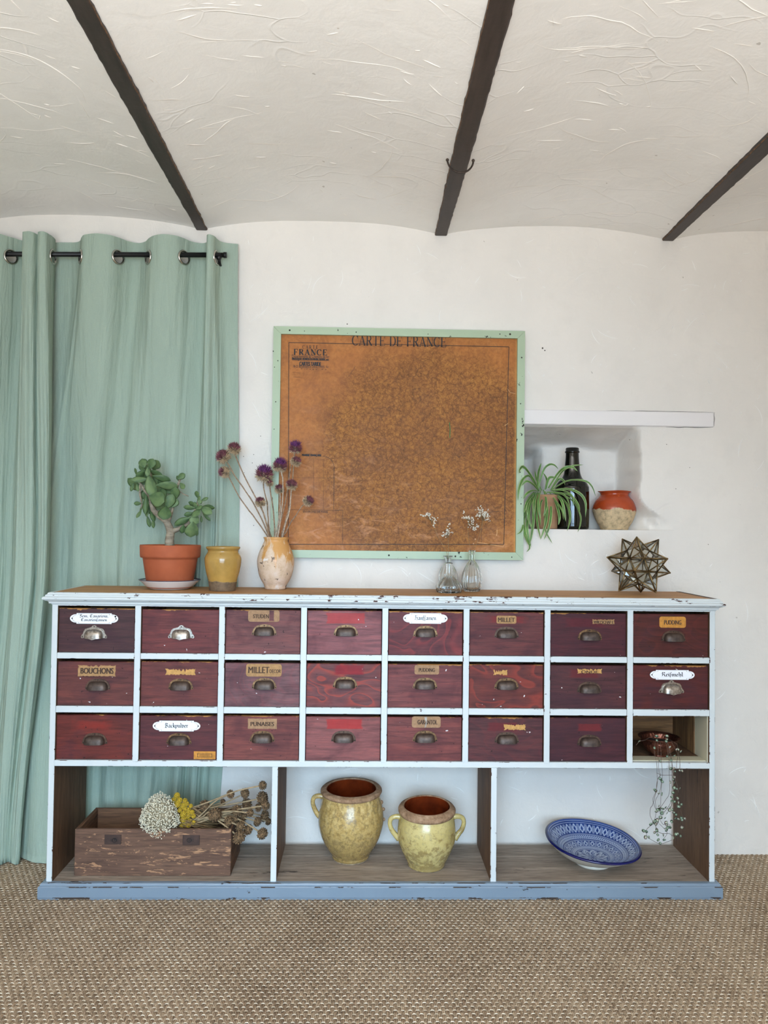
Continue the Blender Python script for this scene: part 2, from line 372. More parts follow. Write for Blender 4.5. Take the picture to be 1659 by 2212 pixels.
# ================================================================== THE ROOM
M_wall = plaster('wall_plaster', srgb(232, 226, 218), .0, 1.1)
M_ceil = plaster('ceiling_plaster', srgb(239, 238, 235), .22, .45)
M_ridge = plain('ridge_plaster', srgb(242, 239, 233), .7, var=.02)
def soft(t): t = max(0., min(1., t)); return t*t*(3-2*t)
DOOR_X0, DOOR_X1, DOOR_Z = -2.05, -.577, 2.12
SILL = 1.3345
def niche_depth(x, z):
    """how far the wall recedes at x, z above the sill"""
    if not (.40 < x < 1.40) or z > 1.765: return 0
    # splayed jamb on the right: its foot runs out to x=1.28, its head to 1.16
    k = (z-SILL)/.43
    fl = soft((.135-(z-SILL))/.13); nz_ = noise.noise(Vector((z*15, 3, 1)))
    xr_front = 1.150+.135*fl+.014*nz_; xr_back = 1.112-.03*fl+.012*noise.noise(Vector((z*11, 7, 1)))
    d = .20*max(0, min(1, (xr_front-x)/(xr_front-xr_back)))**(1+.8*fl)
    zt = 1.768-.012*soft((x-1.05)/.2)+.006*noise.noise(Vector((x*9, 0, 4))); zb = 1.708+.018*noise.noise(Vector((x*9, 2, 2)))-.02*soft((.80-x)/.12)-.03*soft((x-.9)/.15)
    d *= max(0, min(1, (zt-z)/(zt-zb)))**.9
    d += .15*soft((.785-x+.02*noise.noise(Vector((z*12, 1, 1))))/.03)*soft((1.70-z)/.05)*soft(d/.15)
    d *= soft((x-.42)/.03)
    p = Vector((x*16, z*16, 0)); rough_ = soft(d/.03)*(.35+.65*soft((.19-d)/.02))
    return max(0, d+.016*noise.noise(p)*rough_+.011*noise.noise(p*2.3)*rough_+.006*noise.noise(p*5)*rough_)
xs = sorted(set([-2.6, DOOR_X0, DOOR_X1, -.3, 0, 2.7]+[round(.38+i*.0125, 4) for i in range(57)]+[round(1.085+i*.005, 4) for i in range(46)]+[1.33, 1.36, 1.40]+[1.7, 2.1]))
zs_ = [0, .4, .8, 1.2, SILL]
mb = MB()
def wy(x, z): return .0015*noise.noise(Vector((x*3, z*3, 9)))
rows = [[(x, 0, z) for x in xs] for z in zs_]
rows += [[(x, niche_depth(x, SILL+.004), SILL) for x in xs]]
zz = SILL
while zz < 1.78: rows.append([(x, niche_depth(x, max(zz, SILL+.004)), zz) for x in xs]); zz += .0085
rows += [[(x, 0, z) for x in xs] for z in (1.80, 2.0, DOOR_Z, 2.4, 2.68)]
h = len(rows); w = len(xs); o0 = len(mb.v)
for r in rows: mb.v += [Vector(p) for p in r]
for j in range(h-1):
    for i in range(w-1):
        if xs[i] >= DOOR_X0-1e-6 and xs[i+1] <= DOOR_X1+1e-6 and rows[j+1][0][2] <= DOOR_Z+1e-6: continue
        mb.f.append([j*w+i, j*w+i+1, (j+1)*w+i+1, (j+1)*w+i]); mb.mi.append(0); mb.sm.append(max(rows[j][i][1], rows[j+1][i+1][1], rows[j+1][i][1], rows[j][i+1][1]) > 1e-4 and j != 4)
# reveal of the doorway behind the curtains
mb.add([(DOOR_X1, 0, 0), (DOOR_X1, .3, 0), (DOOR_X1, .3, DOOR_Z), (DOOR_X1, 0, DOOR_Z)], [[0, 1, 2, 3]])
mb.add([(DOOR_X0, 0, 0), (DOOR_X0, .3, 0), (DOOR_X0, .3, DOOR_Z), (DOOR_X0, 0, DOOR_Z)], [[3, 2, 1, 0]])
mb.add([(DOOR_X0, 0, DOOR_Z), (DOOR_X0, .3, DOOR_Z), (DOOR_X1, .3, DOOR_Z), (DOOR_X1, 0, DOOR_Z)], [[3, 2, 1, 0]])
tag(mb.build('wall_back', [M_wall]), 'white plastered wall with a niche, behind the drawer cabinet', kind='structure')
# trowel swirls on the wall, raised
def ridge(mb, pts, w, hgt, nrm):
    n = len(pts); o = len(mb.v); nrm = [Vector(q).normalized() for q in nrm]
    for i, p in enumerate(pts):
        t = (pts[min(i+1, n-1)]-pts[max(i-1, 0)]).normalized(); s_ = nrm[i].cross(t); k = math.sin(PI*(i+.02)/(n-.96))**.6
        mb.v += [p-s_*w*k-nrm[i]*.001, p+nrm[i]*hgt*k, p+s_*w*k*.5-nrm[i]*.001]
    for i in range(n-1):
        for a in (0, 1):
            mb.f.append([o+i*3+a, o+i*3+a+1, o+i*3+a+4, o+i*3+a+3]); mb.mi.append(0); mb.sm.append(True)
mb = MB()
for k in range(420):
    x = rnd.uniform(-.5, 1.75); z = rnd.uniform(.1, 2.55)
    if .5 < x < 1.5 and 1.28 < z < 1.87 or -.42 < x < .68 and 1.2 < z < 2.2: continue
    L = rnd.choice((.012, .016, .02, .03, .05, .09))*rnd.uniform(.8, 1.3); a = rnd.uniform(0, 2*PI); cv = rnd.uniform(-14, 14)
    pts = []; p = Vector((x, 0, z))
    for i in range(8): pts.append(p.copy()); p += Vector((math.cos(a), 0, math.sin(a)))*L/7; a += cv*L/7
    ridge(mb, pts, rnd.uniform(.0016, .0032), rnd.uniform(.0018, .0034), [(0, -1, 0)]*8)
tag(mb.build('plaster_ridge', [M_ridge], bpy.data.objects['wall_back']), kind='stuff')
# small holes and specks in the plaster
M_speck = plain('plaster_hole_dark', srgb(70, 62, 55), .9)  # dark brown for the flat beads that draw the holes and specks
mb = MB()
for (u, v, r) in ((1172, 752, 2.2), (1177, 757, 1.6), (526, 986, 1), (548, 982, 1), (545, 1000, 1), (527, 1021, .9), (548, 1135, 1), (563, 942, 1), (1360, 950, 1), (1460, 1056, 1), (1530, 1176, 1), (1388, 1193, 1.2), (750, 700, 1.4), (1440, 960, 1), (1490, 1010, .9)):
    p = at(u, v, 0); mb.ball(p, r*.0017, 6, 4, sq=(1, .25, 1))
tag(mb.build('plaster_pit', [M_speck], bpy.data.objects['wall_back']), kind='stuff')

# niche lintel: painted timber let into the wall
M_lint = painted('white_lintel_paint', srgb(235, 230, 228), srgb(110, 100, 92), -.25, .5, (.2, 1, 1))
mb = MB(); mb.box((.45, -.008, 1.7665), (1.452, .12, 1.829), 0, .004)
tag(mb.build('trim_1', [M_lint]), 'white painted timber lintel set in the wall above the niche', kind='structure')
M_gap = plain('gap_dark', srgb(85, 76, 68), .9, var=.3)  # dark brown for the thin lines along the lintel joints
mb = MB()
def crack(pts):
    ridge(mb, [Vector(p) for p in smooth_path(pts, 30)], .0013, .0012, [(0, -1, 0)]*30)
crack([(1.455+.001*rnd.uniform(-1, 1), -.0015, z) for z in np.linspace(1.772, 1.831, 8)])
crack([(x, -.0015, 1.8305+.0012*rnd.uniform(-1, 1)) for x in np.linspace(1.0, 1.455, 14)])
crack([(x, -.0015, 1.7655+.0012*rnd.uniform(-1, 1)) for x in np.linspace(1.25, 1.44, 8)])
tag(mb.build('lintel_crack', [M_gap], bpy.data.objects['trim_1']), kind='stuff')

# dark door leaf in the doorway, seen only as the black gap at the curtain's edge
M_door = wood('dark_door_wood', srgb(24, 20, 18), srgb(34, 28, 24), srgb(45, 36, 30), 'z')
mb = MB(); mb.box((DOOR_X0+.02, .20, .01), (DOOR_X1-.02, .25, DOOR_Z-.02), 0, .004)
for (a, b) in ((.15, .95), (1.1, 1.95)):
    for (c, d) in ((DOOR_X0+.13, -1.36), (-1.26, DOOR_X1-.13)): mb.box((c, .19, a), (d, .205, b), 0, .008)
tag(mb.build('door_1', [M_door]), 'dark wooden door hidden behind the green curtains', kind='structure')

# other walls and the window behind the camera
def wall(name, boxes, label):
    mb = MB()
    for lo, hi in boxes: mb.box(lo, hi)
    return tag(mb.build(name, [M_wall]), label, kind='structure')
wall('wall_left', [((-2.72, BACK_Y, 0), (-2.6, .0, 2.75))], 'white plastered side wall beyond the curtains')
wall('wall_right', [((2.6, BACK_Y, 0), (2.72, .0, 2.75))], 'white plastered side wall opposite the curtains')
wall('wall_front', [((-2.72, BACK_Y-.12, 0), (WX0, BACK_Y, 2.75)), ((WX1, BACK_Y-.12, 0), (2.72, BACK_Y, 2.75)), ((WX0, BACK_Y-.12, 0), (WX1, BACK_Y, WZ0)), ((WX0, BACK_Y-.12, WZ1), (WX1, BACK_Y, 2.75))], 'white wall behind the camera with the window opening')
M_frame = plain('window_paint', srgb(225, 222, 215), .4)
mb = MB(); d = .05
for (a, b) in ((WX0, WX0+d), (-.25, -.15), (WX1-d, WX1)): mb.box((a, BACK_Y-.09, WZ0), (b, BACK_Y-.03, WZ1), 0, .004)
for (a, b) in ((WZ0, WZ0+d+.1), (WZ1-d, WZ1)): mb.box((WX0, BACK_Y-.09, a), (WX1, BACK_Y-.03, b), 0, .004)
for z in (.8, 1.42): mb.box((WX0, BACK_Y-.08, z-.02), (WX1, BACK_Y-.04, z+.02), 0, .003)
for x in (-.78, .38): mb.box((x-.02, BACK_Y-.08, WZ0), (x+.02, BACK_Y-.04, WZ1), 0, .003)
tag(mb.build('window_1', [M_frame]), 'white glazed double window with glazing bars behind the camera', kind='structure')

# ------------------------------------------------------------------ ceiling: shallow vaults between dark beams
BEAMS = [-2.62, -1.655, -.682, .304, 1.256, 2.22, 3.1]
BZ = 2.547
def ceil_z(x, y):
    for a, b in zip(BEAMS[:-1], BEAMS[1:]):
        if a <= x <= b:
            s_ = (x-a)/(b-a); e = soft(min(1, -y/.35))
            rise = .05+.035*e
            z = BZ+.002+rise*(1-abs(2*s_-1)**2.3)
            return z+.004*noise.noise(Vector((x*2.5, y*2.5, 0)))+.0015*noise.noise(Vector((x*9, y*9, 3)))
    return BZ
ys = [.03, 0, -.03, -.07, -.12, -.18]+[-.25-.1*i for i in range(46)]
xs2 = sorted(set([round(-2.62+i*.06, 4) for i in range(90)]+[b+k for b in BEAMS for k in (-.02, 0, .02)]))
mb = MB(); mb.grid([[(x, y, ceil_z(x, y)) for x in xs2] for y in ys])
ceiling = tag(mb.build('ceiling', [M_ceil]), 'white rough plastered ceiling of shallow vaults between dark beams', kind='structure')
mb = MB()
for k in range(900):
    x = rnd.uniform(-1.7, 2.0); y = -rnd.random()**.8*2.3-.03
    L = rnd.choice((.02, .03, .04, .05, .08, .12, .2, .3))*rnd.uniform(.7, 1.2); a = rnd.gauss(0.12, .35)+(PI if rnd.random() < .5 else 0); cv = rnd.gauss(0, 2.2)
    if rnd.random() < .12: a += PI/2
    p = Vector((x, y, 0)); pts = []; n = 5+int(L*50)
    for i in range(n):
        q = p.copy(); q.z = ceil_z(q.x, q.y); pts.append(q)
        p += Vector((math.cos(a), math.sin(a), 0))*L/(n-1); a += cv*L/(n-1)+rnd.gauss(0, .09)
    if any(abs(q.x-b) < .035 for q in pts for b in BEAMS) or any(q.y > -.01 for q in pts): continue
    ridge(mb, pts, rnd.uniform(.0010, .0026), rnd.uniform(.0012, .0032), [(0, 0, -1)]*n)
tag(mb.build('plaster_ridge', [M_ridge], ceiling), kind='stuff')
t = NT('beam_paint', .5); nz = t.noise(9, t.map((6, .8, 6)), 5)
M_beam = t.fin(t.ramp(nz, [(.3, srgb(44, 36, 32)), (.7, srgb(64, 54, 49))]), t.bump(t.noise(60), .3, .002))
M_rust = plain('beam_rust_edge', srgb(116, 82, 52), .9, var=.4, scale=90)
for k, (b, wd) in enumerate(zip(BEAMS[1:5], (.05, .050, .056, .054))):
    mb = MB(); n = 240; L = []; 
    for i in range(n+1):
        y = -.004-(4.7*i/n)
        jl = .0022*noise.noise(Vector((y*11, k*3, 0)))+.0028*noise.noise(Vector((y*38, k*3, 5))); jr = .0022*noise.noise(Vector((y*11, k*3, 9)))+.0028*noise.noise(Vector((y*38, k*3, 14)))
        wl = wd/2*min(1.12, .86+.2*soft(-y/.8)); L.append((b-wl+jl, b+wl+jr, y, .002*noise.noise(Vector((y*20, k, 3)))))
    mb.grid([[(l, y, BZ+.03), (l-.0012, y, BZ+.003), (l, y, BZ+zj), (l+.004, y, BZ-.0015), (r-.004, y, BZ-.0015), (r, y, BZ-zj), (r+.0012, y, BZ+.003), (r, y, BZ+.03)] for (l, r, y, zj) in L], cols_mi=[0, 1, 0, 0, 0, 1, 0], smooth=False)
    tag(mb.build('trim_%d' % (k+2), [M_beam, M_rust]), ['dark brown ceiling beam beyond the curtains, mostly outside the picture', 'dark brown ceiling beam that ends above the curtain rod', 'dark brown ceiling beam carrying the iron ring', 'dark brown ceiling beam that ends above the niche lintel'][k], kind='structure')

# ------------------------------------------------------------------ floor: sisal carpet, real weave where the camera can see it
t = NT('sisal_base', .9)
br = t.n('TexBrick', dict(offset=.5), Vector=t.map((1, 1, 1)), Color1=srgb(138, 116, 92), Color2=srgb(112, 90, 68), Mortar=srgb(176, 158, 130), Scale=48, Mortar_Size=.02)
M_sis0 = t.fin(br.outputs[0], t.bump(br.outputs[1], .4, .003))
mb = MB(); mb.box((-2.7, BACK_Y-.1, -.05), (2.7, .32, 0))
floor = tag(mb.build('floor', [M_sis0]), 'floor covered wall to wall in brown woven sisal', kind='structure')
t = NT('sisal_fibre', .85, 0, .2)
tone = t.n('Attribute', dict(attribute_name='tone')).outputs['Fac']
fib = t.noise(420, t.map((1, .25, 1)), 3, .7)
big = t.noise(2.2, detail=2)
tn = t.math('ADD', tone, t.math('ADD', t.math('MULTIPLY', t.math('SUBTRACT', fib, .5), .55), t.math('MULTIPLY', t.math('SUBTRACT', big, .5), .35)))
M_sis = t.fin(t.ramp(tn, [(0, srgb(84, 68, 54)), (.25, srgb(136, 114, 92)), (.5, srgb(176, 154, 128)), (.75, srgb(202, 184, 160)), (1, srgb(236, 224, 204))]))
rs = np.random.RandomState(3)
CW, RW = .0102, .0165
nc = int(3.7/CW); nr = int(1.52/RW)
per = 4; ny = nr*per+1; ysn = .0-np.arange(ny)*(RW/per)
X = []; Q = []; T = []
ii, jj = np.meshgrid(np.arange(nc), np.arange(nr), indexing='ij')
off = 0; Vs = []; Qs = []; Ts = []
wob = np.cumsum(rs.normal(0, .0004, (nc, ny)), axis=1)*0
for s_ in (0, 1):
    xc = -1.85+np.arange(nc)*CW+CW*(.27+.46*s_)
    xw = xc[:, None]+rs.normal(0, .0004, (nc, ny))+.0035*np.sin(ysn*7+1)[None, :]
    row = np.arange(ny)/per; rj = np.round(row).astype(int); ph = row-rj
    over = ((np.arange(nc)[:, None]+rj[None, :]) % 2 == 0)
    hgt = .0040-np.where(over, .0028*np.exp(-(ph[None, :]/.28)**2), -.0010*np.exp(-(ph[None, :]/.4)**2))+rs.normal(0, .0003, (nc, ny))
    seg = (np.floor(row/1.0+.5).astype(int)[None, :]+np.arange(nc)[:, None])//2
    tone_ = .30+.16*rs.rand(nc, nr+40)[np.arange(nc)[:, None], np.clip(np.arange(ny)//(per*2), 0, nr)[None, :]*1]+rs.normal(0, .07, (nc, ny))
    r_ = .0026
    prof = [(-r_, -.0042), (-r_*.55, -.0008), (r_*.55, -.0008), (r_, -.0042)]
    P = np.zeros((nc, ny, 4, 3)); 
    for k, (dx, dz) in enumerate(prof): P[:, :, k, 0] = xw+dx; P[:, :, k, 1] = ysn[None, :]; P[:, :, k, 2] = hgt+dz+.001
    P[:, :, 2, 2] += .0004
    idx = (np.arange(nc)[:, None, None]*ny+np.arange(ny-1)[None, :, None])*4+np.arange(3)[None, None, :]+off
    q = np.stack([idx, idx+1, idx+5, idx+4], -1).reshape(-1, 4)
    Vs.append(P.reshape(-1, 3)); Qs.append(q[:, ::-1]); Ts.append(np.repeat(tone_[:, :, None], 4, 2).ravel()); off += nc*ny*4
# the light weft loops that lie across each pair of strands
sel = ((ii+jj) % 2 == 0).ravel(); ci = ii.ravel()[sel]; rj = jj.ravel()[sel]; nb = len(ci)
bx = -1.85+ci*CW+CW/2; by = -rj*RW; sl = rs.normal(0, .0007, nb); lift = rs.normal(0, .0003, nb); tn_ = np.clip(rs.normal(.86, .1, nb), .45, 1.1)
P = np.zeros((nb, 5, 3, 3))
for k, a in enumerate((-1, -.6, 0, .6, 1)):
    for m, (dy, dz) in enumerate(((-.0015, -.001), (0, .0006), (.0015, -.001))):
        P[:, k, m, 0] = bx+a*CW*.62+.0035*np.sin(by*7+1); P[:, k, m, 1] = by+dy+a*sl; P[:, k, m, 2] = .0052-.0040*abs(a)**5+dz+lift
idx = np.arange(nb)[:, None, None]*15+np.arange(4)[None, :, None]*3+np.arange(2)[None, None, :]+off
Qs.append(np.stack([idx, idx+3, idx+4, idx+1], -1).reshape(-1, 4)); Vs.append(P.reshape(-1, 3)); Ts.append(np.repeat(tn_, 15))
sis = np_mesh('woven_strand', np.concatenate(Vs), np.concatenate(Qs), M_sis, floor, np.concatenate(Ts))
tag(sis, kind='stuff')
# ================================================================== THE DRAWER CABINET
YF, YB = -.361, -.036
XL, XR = -1.113, 1.2935
ROWZ = [(.869, 1.037), (.679, .847), (.487, .655)]
DIVX = [-.8065, -.506, -.2115, .0825, .378, .6745, .979]
TOPZ = 1.085
cab = thing('drawer_cabinet', 'long white painted shop cabinet with rows of dark red drawers above open shelves', 'cabinet', ((XL+XR)/2, -.2, 0))
WHITE = srgb(206, 212, 213); UNDER = srgb(88, 52, 42)
M_white = painted('cabinet_white_paint', WHITE, UNDER, .16, .38, (.6, 1, 1), 1.6)
M_edge = painted('cabinet_white_paint_worn_edge', WHITE, UNDER, .78, .45, (.6, 1, 1), 1.5)
M_blue = painted('plinth_blue_paint', srgb(124, 141, 157), srgb(62, 52, 48), .40, .28, (.35, 1, 1), .8)
M_blueworn = painted('plinth_blue_paint_scuffed', srgb(117, 133, 149), srgb(70, 56, 48), 1.0, .4, (.35, 1, 1), .9)
M_top = wood('pine_top', srgb(164, 116, 68), srgb(188, 138, 84), srgb(204, 158, 102), 'x', .8, .6, (srgb(84, 60, 40), .70))
M_side = wood('brown_side_wood', srgb(84, 58, 38), srgb(110, 80, 55), srgb(130, 98, 70), 'z', .9, .7, (srgb(52, 36, 26), .66))
M_shelf = wood('worn_shelf_wood', srgb(124, 108, 96), srgb(160, 144, 128), srgb(182, 166, 150), 'x', .9, .75, (srgb(84, 72, 62), .62))
M_inner = wood('inner_wood', srgb(104, 68, 36), srgb(134, 90, 50), srgb(158, 112, 66), 'x', .8, .7)
M_innerz = wood('inner_wood_upright', srgb(96, 66, 38), srgb(128, 92, 56), srgb(150, 112, 70), 'z', .8, .7)
M_cream = painted('cream_inner_paint', srgb(205, 198, 172), srgb(120, 100, 76), -.1, .5)
M_dark = plain('dark_wood_strip', srgb(78, 54, 38), .6, var=.25)
def part(mb, name, mats, parent=cab, label=None):
    o = mb.build(name, mats, parent)
    if label: o['label'] = label
    return o
WM = [M_white, M_edge, M_side]
# side boards: white outside and in front, bare wood inside
part(MB().box((XL, YF, .053), (XL+.0205, YB, 1.045), 0, .0018, 1, faces={'+x': 2, '+y': 2}), 'side_board', WM)
part(MB().box((XR-.0205, YF, .053), (XR, YB, 1.045), 0, .0018, 1, faces={'-x': 2, '+y': 2}), 'side_board', WM)
for x in DIVX:
    part(MB().box((x-.0108, YF-.0008, .4815), (x+.0108, YB-.0122, 1.0405), 2, .0015, 1, front=0), 'divider', WM)
part(MB().box((XL+.0205, YF, 1.037), (XR-.0205, YF+.03, 1.0452), 0, .0012, 1), 'rail', WM)
for z0, z1 in ((.847, .869), (.655, .679)):
    edges = [XL+.0205]+DIVX+[XR-.0205]
    for k in range(8):
        a = edges[k]+(.0108 if k else 0); b = edges[k+1]-(.0108 if k < 7 else 0)
        part(MB().box((a+.0003, YF+.0006, z0+.0008), (b-.0003, YF+.06, z1), 0, .0016, 1), 'rail', WM)
for z in (.858, .667):
    part(MB().box((XL+.0205, YF+.06, z-.006), (XR-.0205, YB-.0122, z+.006), 2), 'drawer_runner_board', WM)
part(MB().box((XL+.0205, YF, .4655), (XR-.0205, YF+.022, .4868), 0, .0016, 1), 'rail', WM)
part(MB().box((XL+.0205, YF+.022, .468), (XR-.0205, YB-.0122, .4845), 2), 'drawer_runner_board', WM)
part(MB().box((XL+.0205, YB-.012, .466), (XR-.0205, YB, 1.045), 0), 'back_board', [M_inner])
# open shelf below
PX0, PX1 = -.3075, .4855
for x in (-.3075, .484):
    part(MB().box((x-.0105, YF, .057), (x+.0105, YB, .4655), 2, .0016, 1, front=0), 'upright_board', WM)
mb = MB(); n = 3; d = (YB-YF-.004)/n
for k in range(n):
    part(MB().box((XL+.0205, YF+.004+d*k+.0003, .040), (XR-.0205, YF+.004+d*(k+1)-.0003, .0575-.0004*(k % 2)), 0, .0012), 'shelf_board', [M_shelf])
# mouldings swept round the front and both ends
def sweep(prof, name, mats, mis, xl, xr, yf, yb, rough_=0, seed=0):
    path = []
    n = 60
    rows = []
    for (d, z) in prof:
        pts = [Vector((xl-d, yb, z))]
        for i in range(n+1):
            x = (xl-d)+(xr-xl+2*d)*i/n
            j = rough_*noise.noise(Vector((x*22, z*40, seed)))
            pts.append(Vector((x, yf-d+j, z+j*.6)))
        pts.append(Vector((xr+d, yb, z))); rows.append(pts)
    mb = MB(); w = len(rows[0]); o = 0
    for r in rows: mb.v += r
    for j in range(len(rows)-1):
        for i in range(w-1):
            mb.f.append([j*w+i, j*w+i+1, (j+1)*w+i+1, (j+1)*w+i]); mb.mi.append(mis[j]); mb.sm.append(False)
    for i in (0, w-1):
        mb.f.append([j*w+i for j in range(len(rows))]); mb.mi.append(0); mb.sm.append(False)
    return part(mb, name, mats)
CP = [(-.004, 1.0852), (.006, 1.0855), (.0105, 1.084), (.013, 1.080), (.013, 1.0785), (.0165, 1.0775), (.0185, 1.0745), (.0185, 1.0715), (.0225, 1.0705), (.0262, 1.0675), (.0268, 1.0635), (.0245, 1.0595), (.0190, 1.0575), (.0185, 1.0560), (.0135, 1.0545), (.0095, 1.0515), (.0085, 1.0475), (.0085, 1.0455), (.003, 1.0445), (.0005, 1.040)]
CM = [1, 1, 1, 0, 1, 1, 0, 1, 1, 1, 0, 1, 0, 0, 0, 0, 0, 0, 0]
sweep(CP, 'cornice_moulding', WM, CM, XL, XR, YF, YB, .0010, 3)
PP = [(-.004, .0585), (.008, .0585), (.0125, .0570), (.0145, .0535), (.0150, .0500), (.0185, .0485), (.0205, .0455), (.0205, .030), (.0205, .012), (.0195, .003), (.018, .0005)]
PM = [0, 1, 0, 0, 0, 1, 0, 0, 1, 1]
sweep(PP, 'plinth', [M_blue, M_blueworn], PM, XL, XR, YF, YB, .0010, 8)
# pine top of three boards, with a darker strip on the end
n = 3; y0 = YF-.004; d = (YB-y0)/n
for k in range(n):
    part(MB().box((XL-.004, y0+d*k+.0002, 1.062), (XR-.012, y0+d*(k+1)-.0002, TOPZ), 0, .0008), 'top_board', [M_top])
part(MB().box((XR-.012, y0, 1.062), (XR+.004, YB, TOPZ+.0012), 0, .001), 'end_strip', [M_dark], label='darker narrow strip across the end of the top')
# open compartment: cream lipping and bare wood lining
cx0, cx1 = DIVX[6]+.0108, XR-.0205
part(MB().box((cx1-.004, YF+.012, .487), (cx1-.0005, YF+.115, .655), 0).box((cx0, YF+.022, .4866), (cx1, YF+.075, .4895), 0), 'cream_lipping', [M_cream], label='cream painted lipping inside the open compartment')
part(MB().box((cx1-.008, YF+.115, .487), (cx1-.0005, YB, .655), 0), 'lining_board', [M_innerz])

# ------------------------------------------------------------------ drawers
def drawer_mat(col, seed, swirl=0., hot=None, patch=None, scuff=.5, worn=.35):
    t = NT('drawer_wood', .5, 0, .28)
    off = (seed*3.7, seed*1.3, seed*2.1)
    g = t.noise(3.2, t.map((2.2, 2.2, 26), loc=off), 5, .65, .4); g2 = t.noise(9, t.map((2, 2, 42), loc=off), 4, .6)
    cl = t.noise(7, t.map((1, 1, 1.6), loc=off), 3, .6, 1.)
    dk = tuple(c*.5 for c in col[:3])+(1,); lt = (min(1, col[0]*1.45), col[1]*1.25, col[2]*1.15, 1)
    c = t.ramp(g, [(.28, dk), (.5, col), (.74, lt)])
    c = t.mix(t.math('MULTIPLY', t.ramp(g2, [(.36, 1.), (.5, 0.)]), .35), c, dk)
    c = t.mix(t.math('MULTIPLY', t.ramp(cl, [(.45, 0.), (.7, 1.)]), .5), c, srgb(58, 34, 44))
    if swirl:
        wv = t.n('TexNoise', Vector=t.map((6, 6, 9), loc=off), Scale=.8, Detail=1.5, Distortion=.8).outputs[0]
        rings = t.math('FRACT', t.math('MULTIPLY', wv, 9))
        k = t.ramp(rings, [(0, 0.), (.55, .25), (.85, 1.), (.93, .1), (1, 0.)])
        c = t.mix(t.math('MULTIPLY', k, swirl*.72), c, hot or srgb(150, 58, 50))
    px, py, pz = t.xyz()
    if patch:
        cxp, czp, wp, hp, pc, soft_ = patch
        w1 = t.noise(55, detail=3)
        dx = t.math('DIVIDE', t.math('ABSOLUTE', t.math('SUBTRACT', px, cxp)), wp/2); dz = t.math('DIVIDE', t.math('ABSOLUTE', t.math('SUBTRACT', pz, czp)), hp/2)
        e = t.math('ADD', t.math('MAXIMUM', dx, dz), t.math('MULTIPLY', t.math('SUBTRACT', w1, .5), .3+soft_))
        k = t.ramp(e, [(.95-soft_*.9, 1.), (1.03, 0.)])
        c = t.mix(t.math('MULTIPLY', k, .8), c, t.mix(t.noise(38, detail=4), pc, tuple(x*.55 for x in pc[:3])+(1,)))
    # pale bare wood where the top edge and corners have been knocked
    n3 = t.noise(13, t.map((1, 1, 3), loc=off), 4, .7)
    ez = t.math('MULTIPLY', t.math('SUBTRACT', pz, .066), 22.)
    k = t.ramp(t.math('ADD', t.math('MULTIPLY', n3, .8), t.math('MAXIMUM', ez, -.3)), [(.78-worn*.25, 0.), (.80-worn*.25, 1.)])
    c = t.mix(k, c, srgb(168, 118, 66))
    # paint splashes and scratches
    sp = t.ramp(t.noise(48, t.map((1, 1, 1.4), loc=off), 2), [(.79-scuff*.06, 0.), (.80-scuff*.06, 1.)])
    c = t.mix(sp, c, srgb(205, 196, 196))
    pit = t.ramp(t.noise(85, t.map((1, 1, 1), loc=off), 2), [(.72, 0.), (.74, 1.)])
    c = t.mix(t.math('MULTIPLY', pit, .8), c, srgb(22, 12, 14))
    return t.fin(c, t.bump(t.math('SUBTRACT', g2, pit), .25, .002), t.ramp(cl, [(.3, .45), (.7, .62)]))
M_dbox = wood('drawer_box_wood', srgb(110, 82, 56), srgb(140, 108, 74), srgb(160, 126, 90), 'x')
t = NT('dark_iron_cup', .48, .6); M_cup = t.fin(t.ramp(t.noise(60, detail=4), [(.3, srgb(64, 52, 46)), (.7, srgb(96, 82, 74))]), t.bump(t.noise(140), .15, .001))
t = NT('tarnished_brass_rim', .4, .75); M_rim = t.fin(t.ramp(t.noise(90, detail=4), [(.35, srgb(74, 54, 42)), (.55, srgb(118, 88, 60)), (.75, srgb(160, 124, 84))]))
t = NT('worn_nickel', .3, .85); M_nick = t.fin(t.ramp(t.noise(120, detail=4), [(.3, srgb(120, 110, 100)), (.6, srgb(176, 168, 158)), (.8, srgb(206, 198, 188))]), t.bump(t.noise(240), .25, .001))
M_screw = plain('dark_screw', srgb(48, 40, 36), .4, .6)
M_brown = plain('brown_rim', srgb(92, 68, 54), .45, .5, .3, 90)
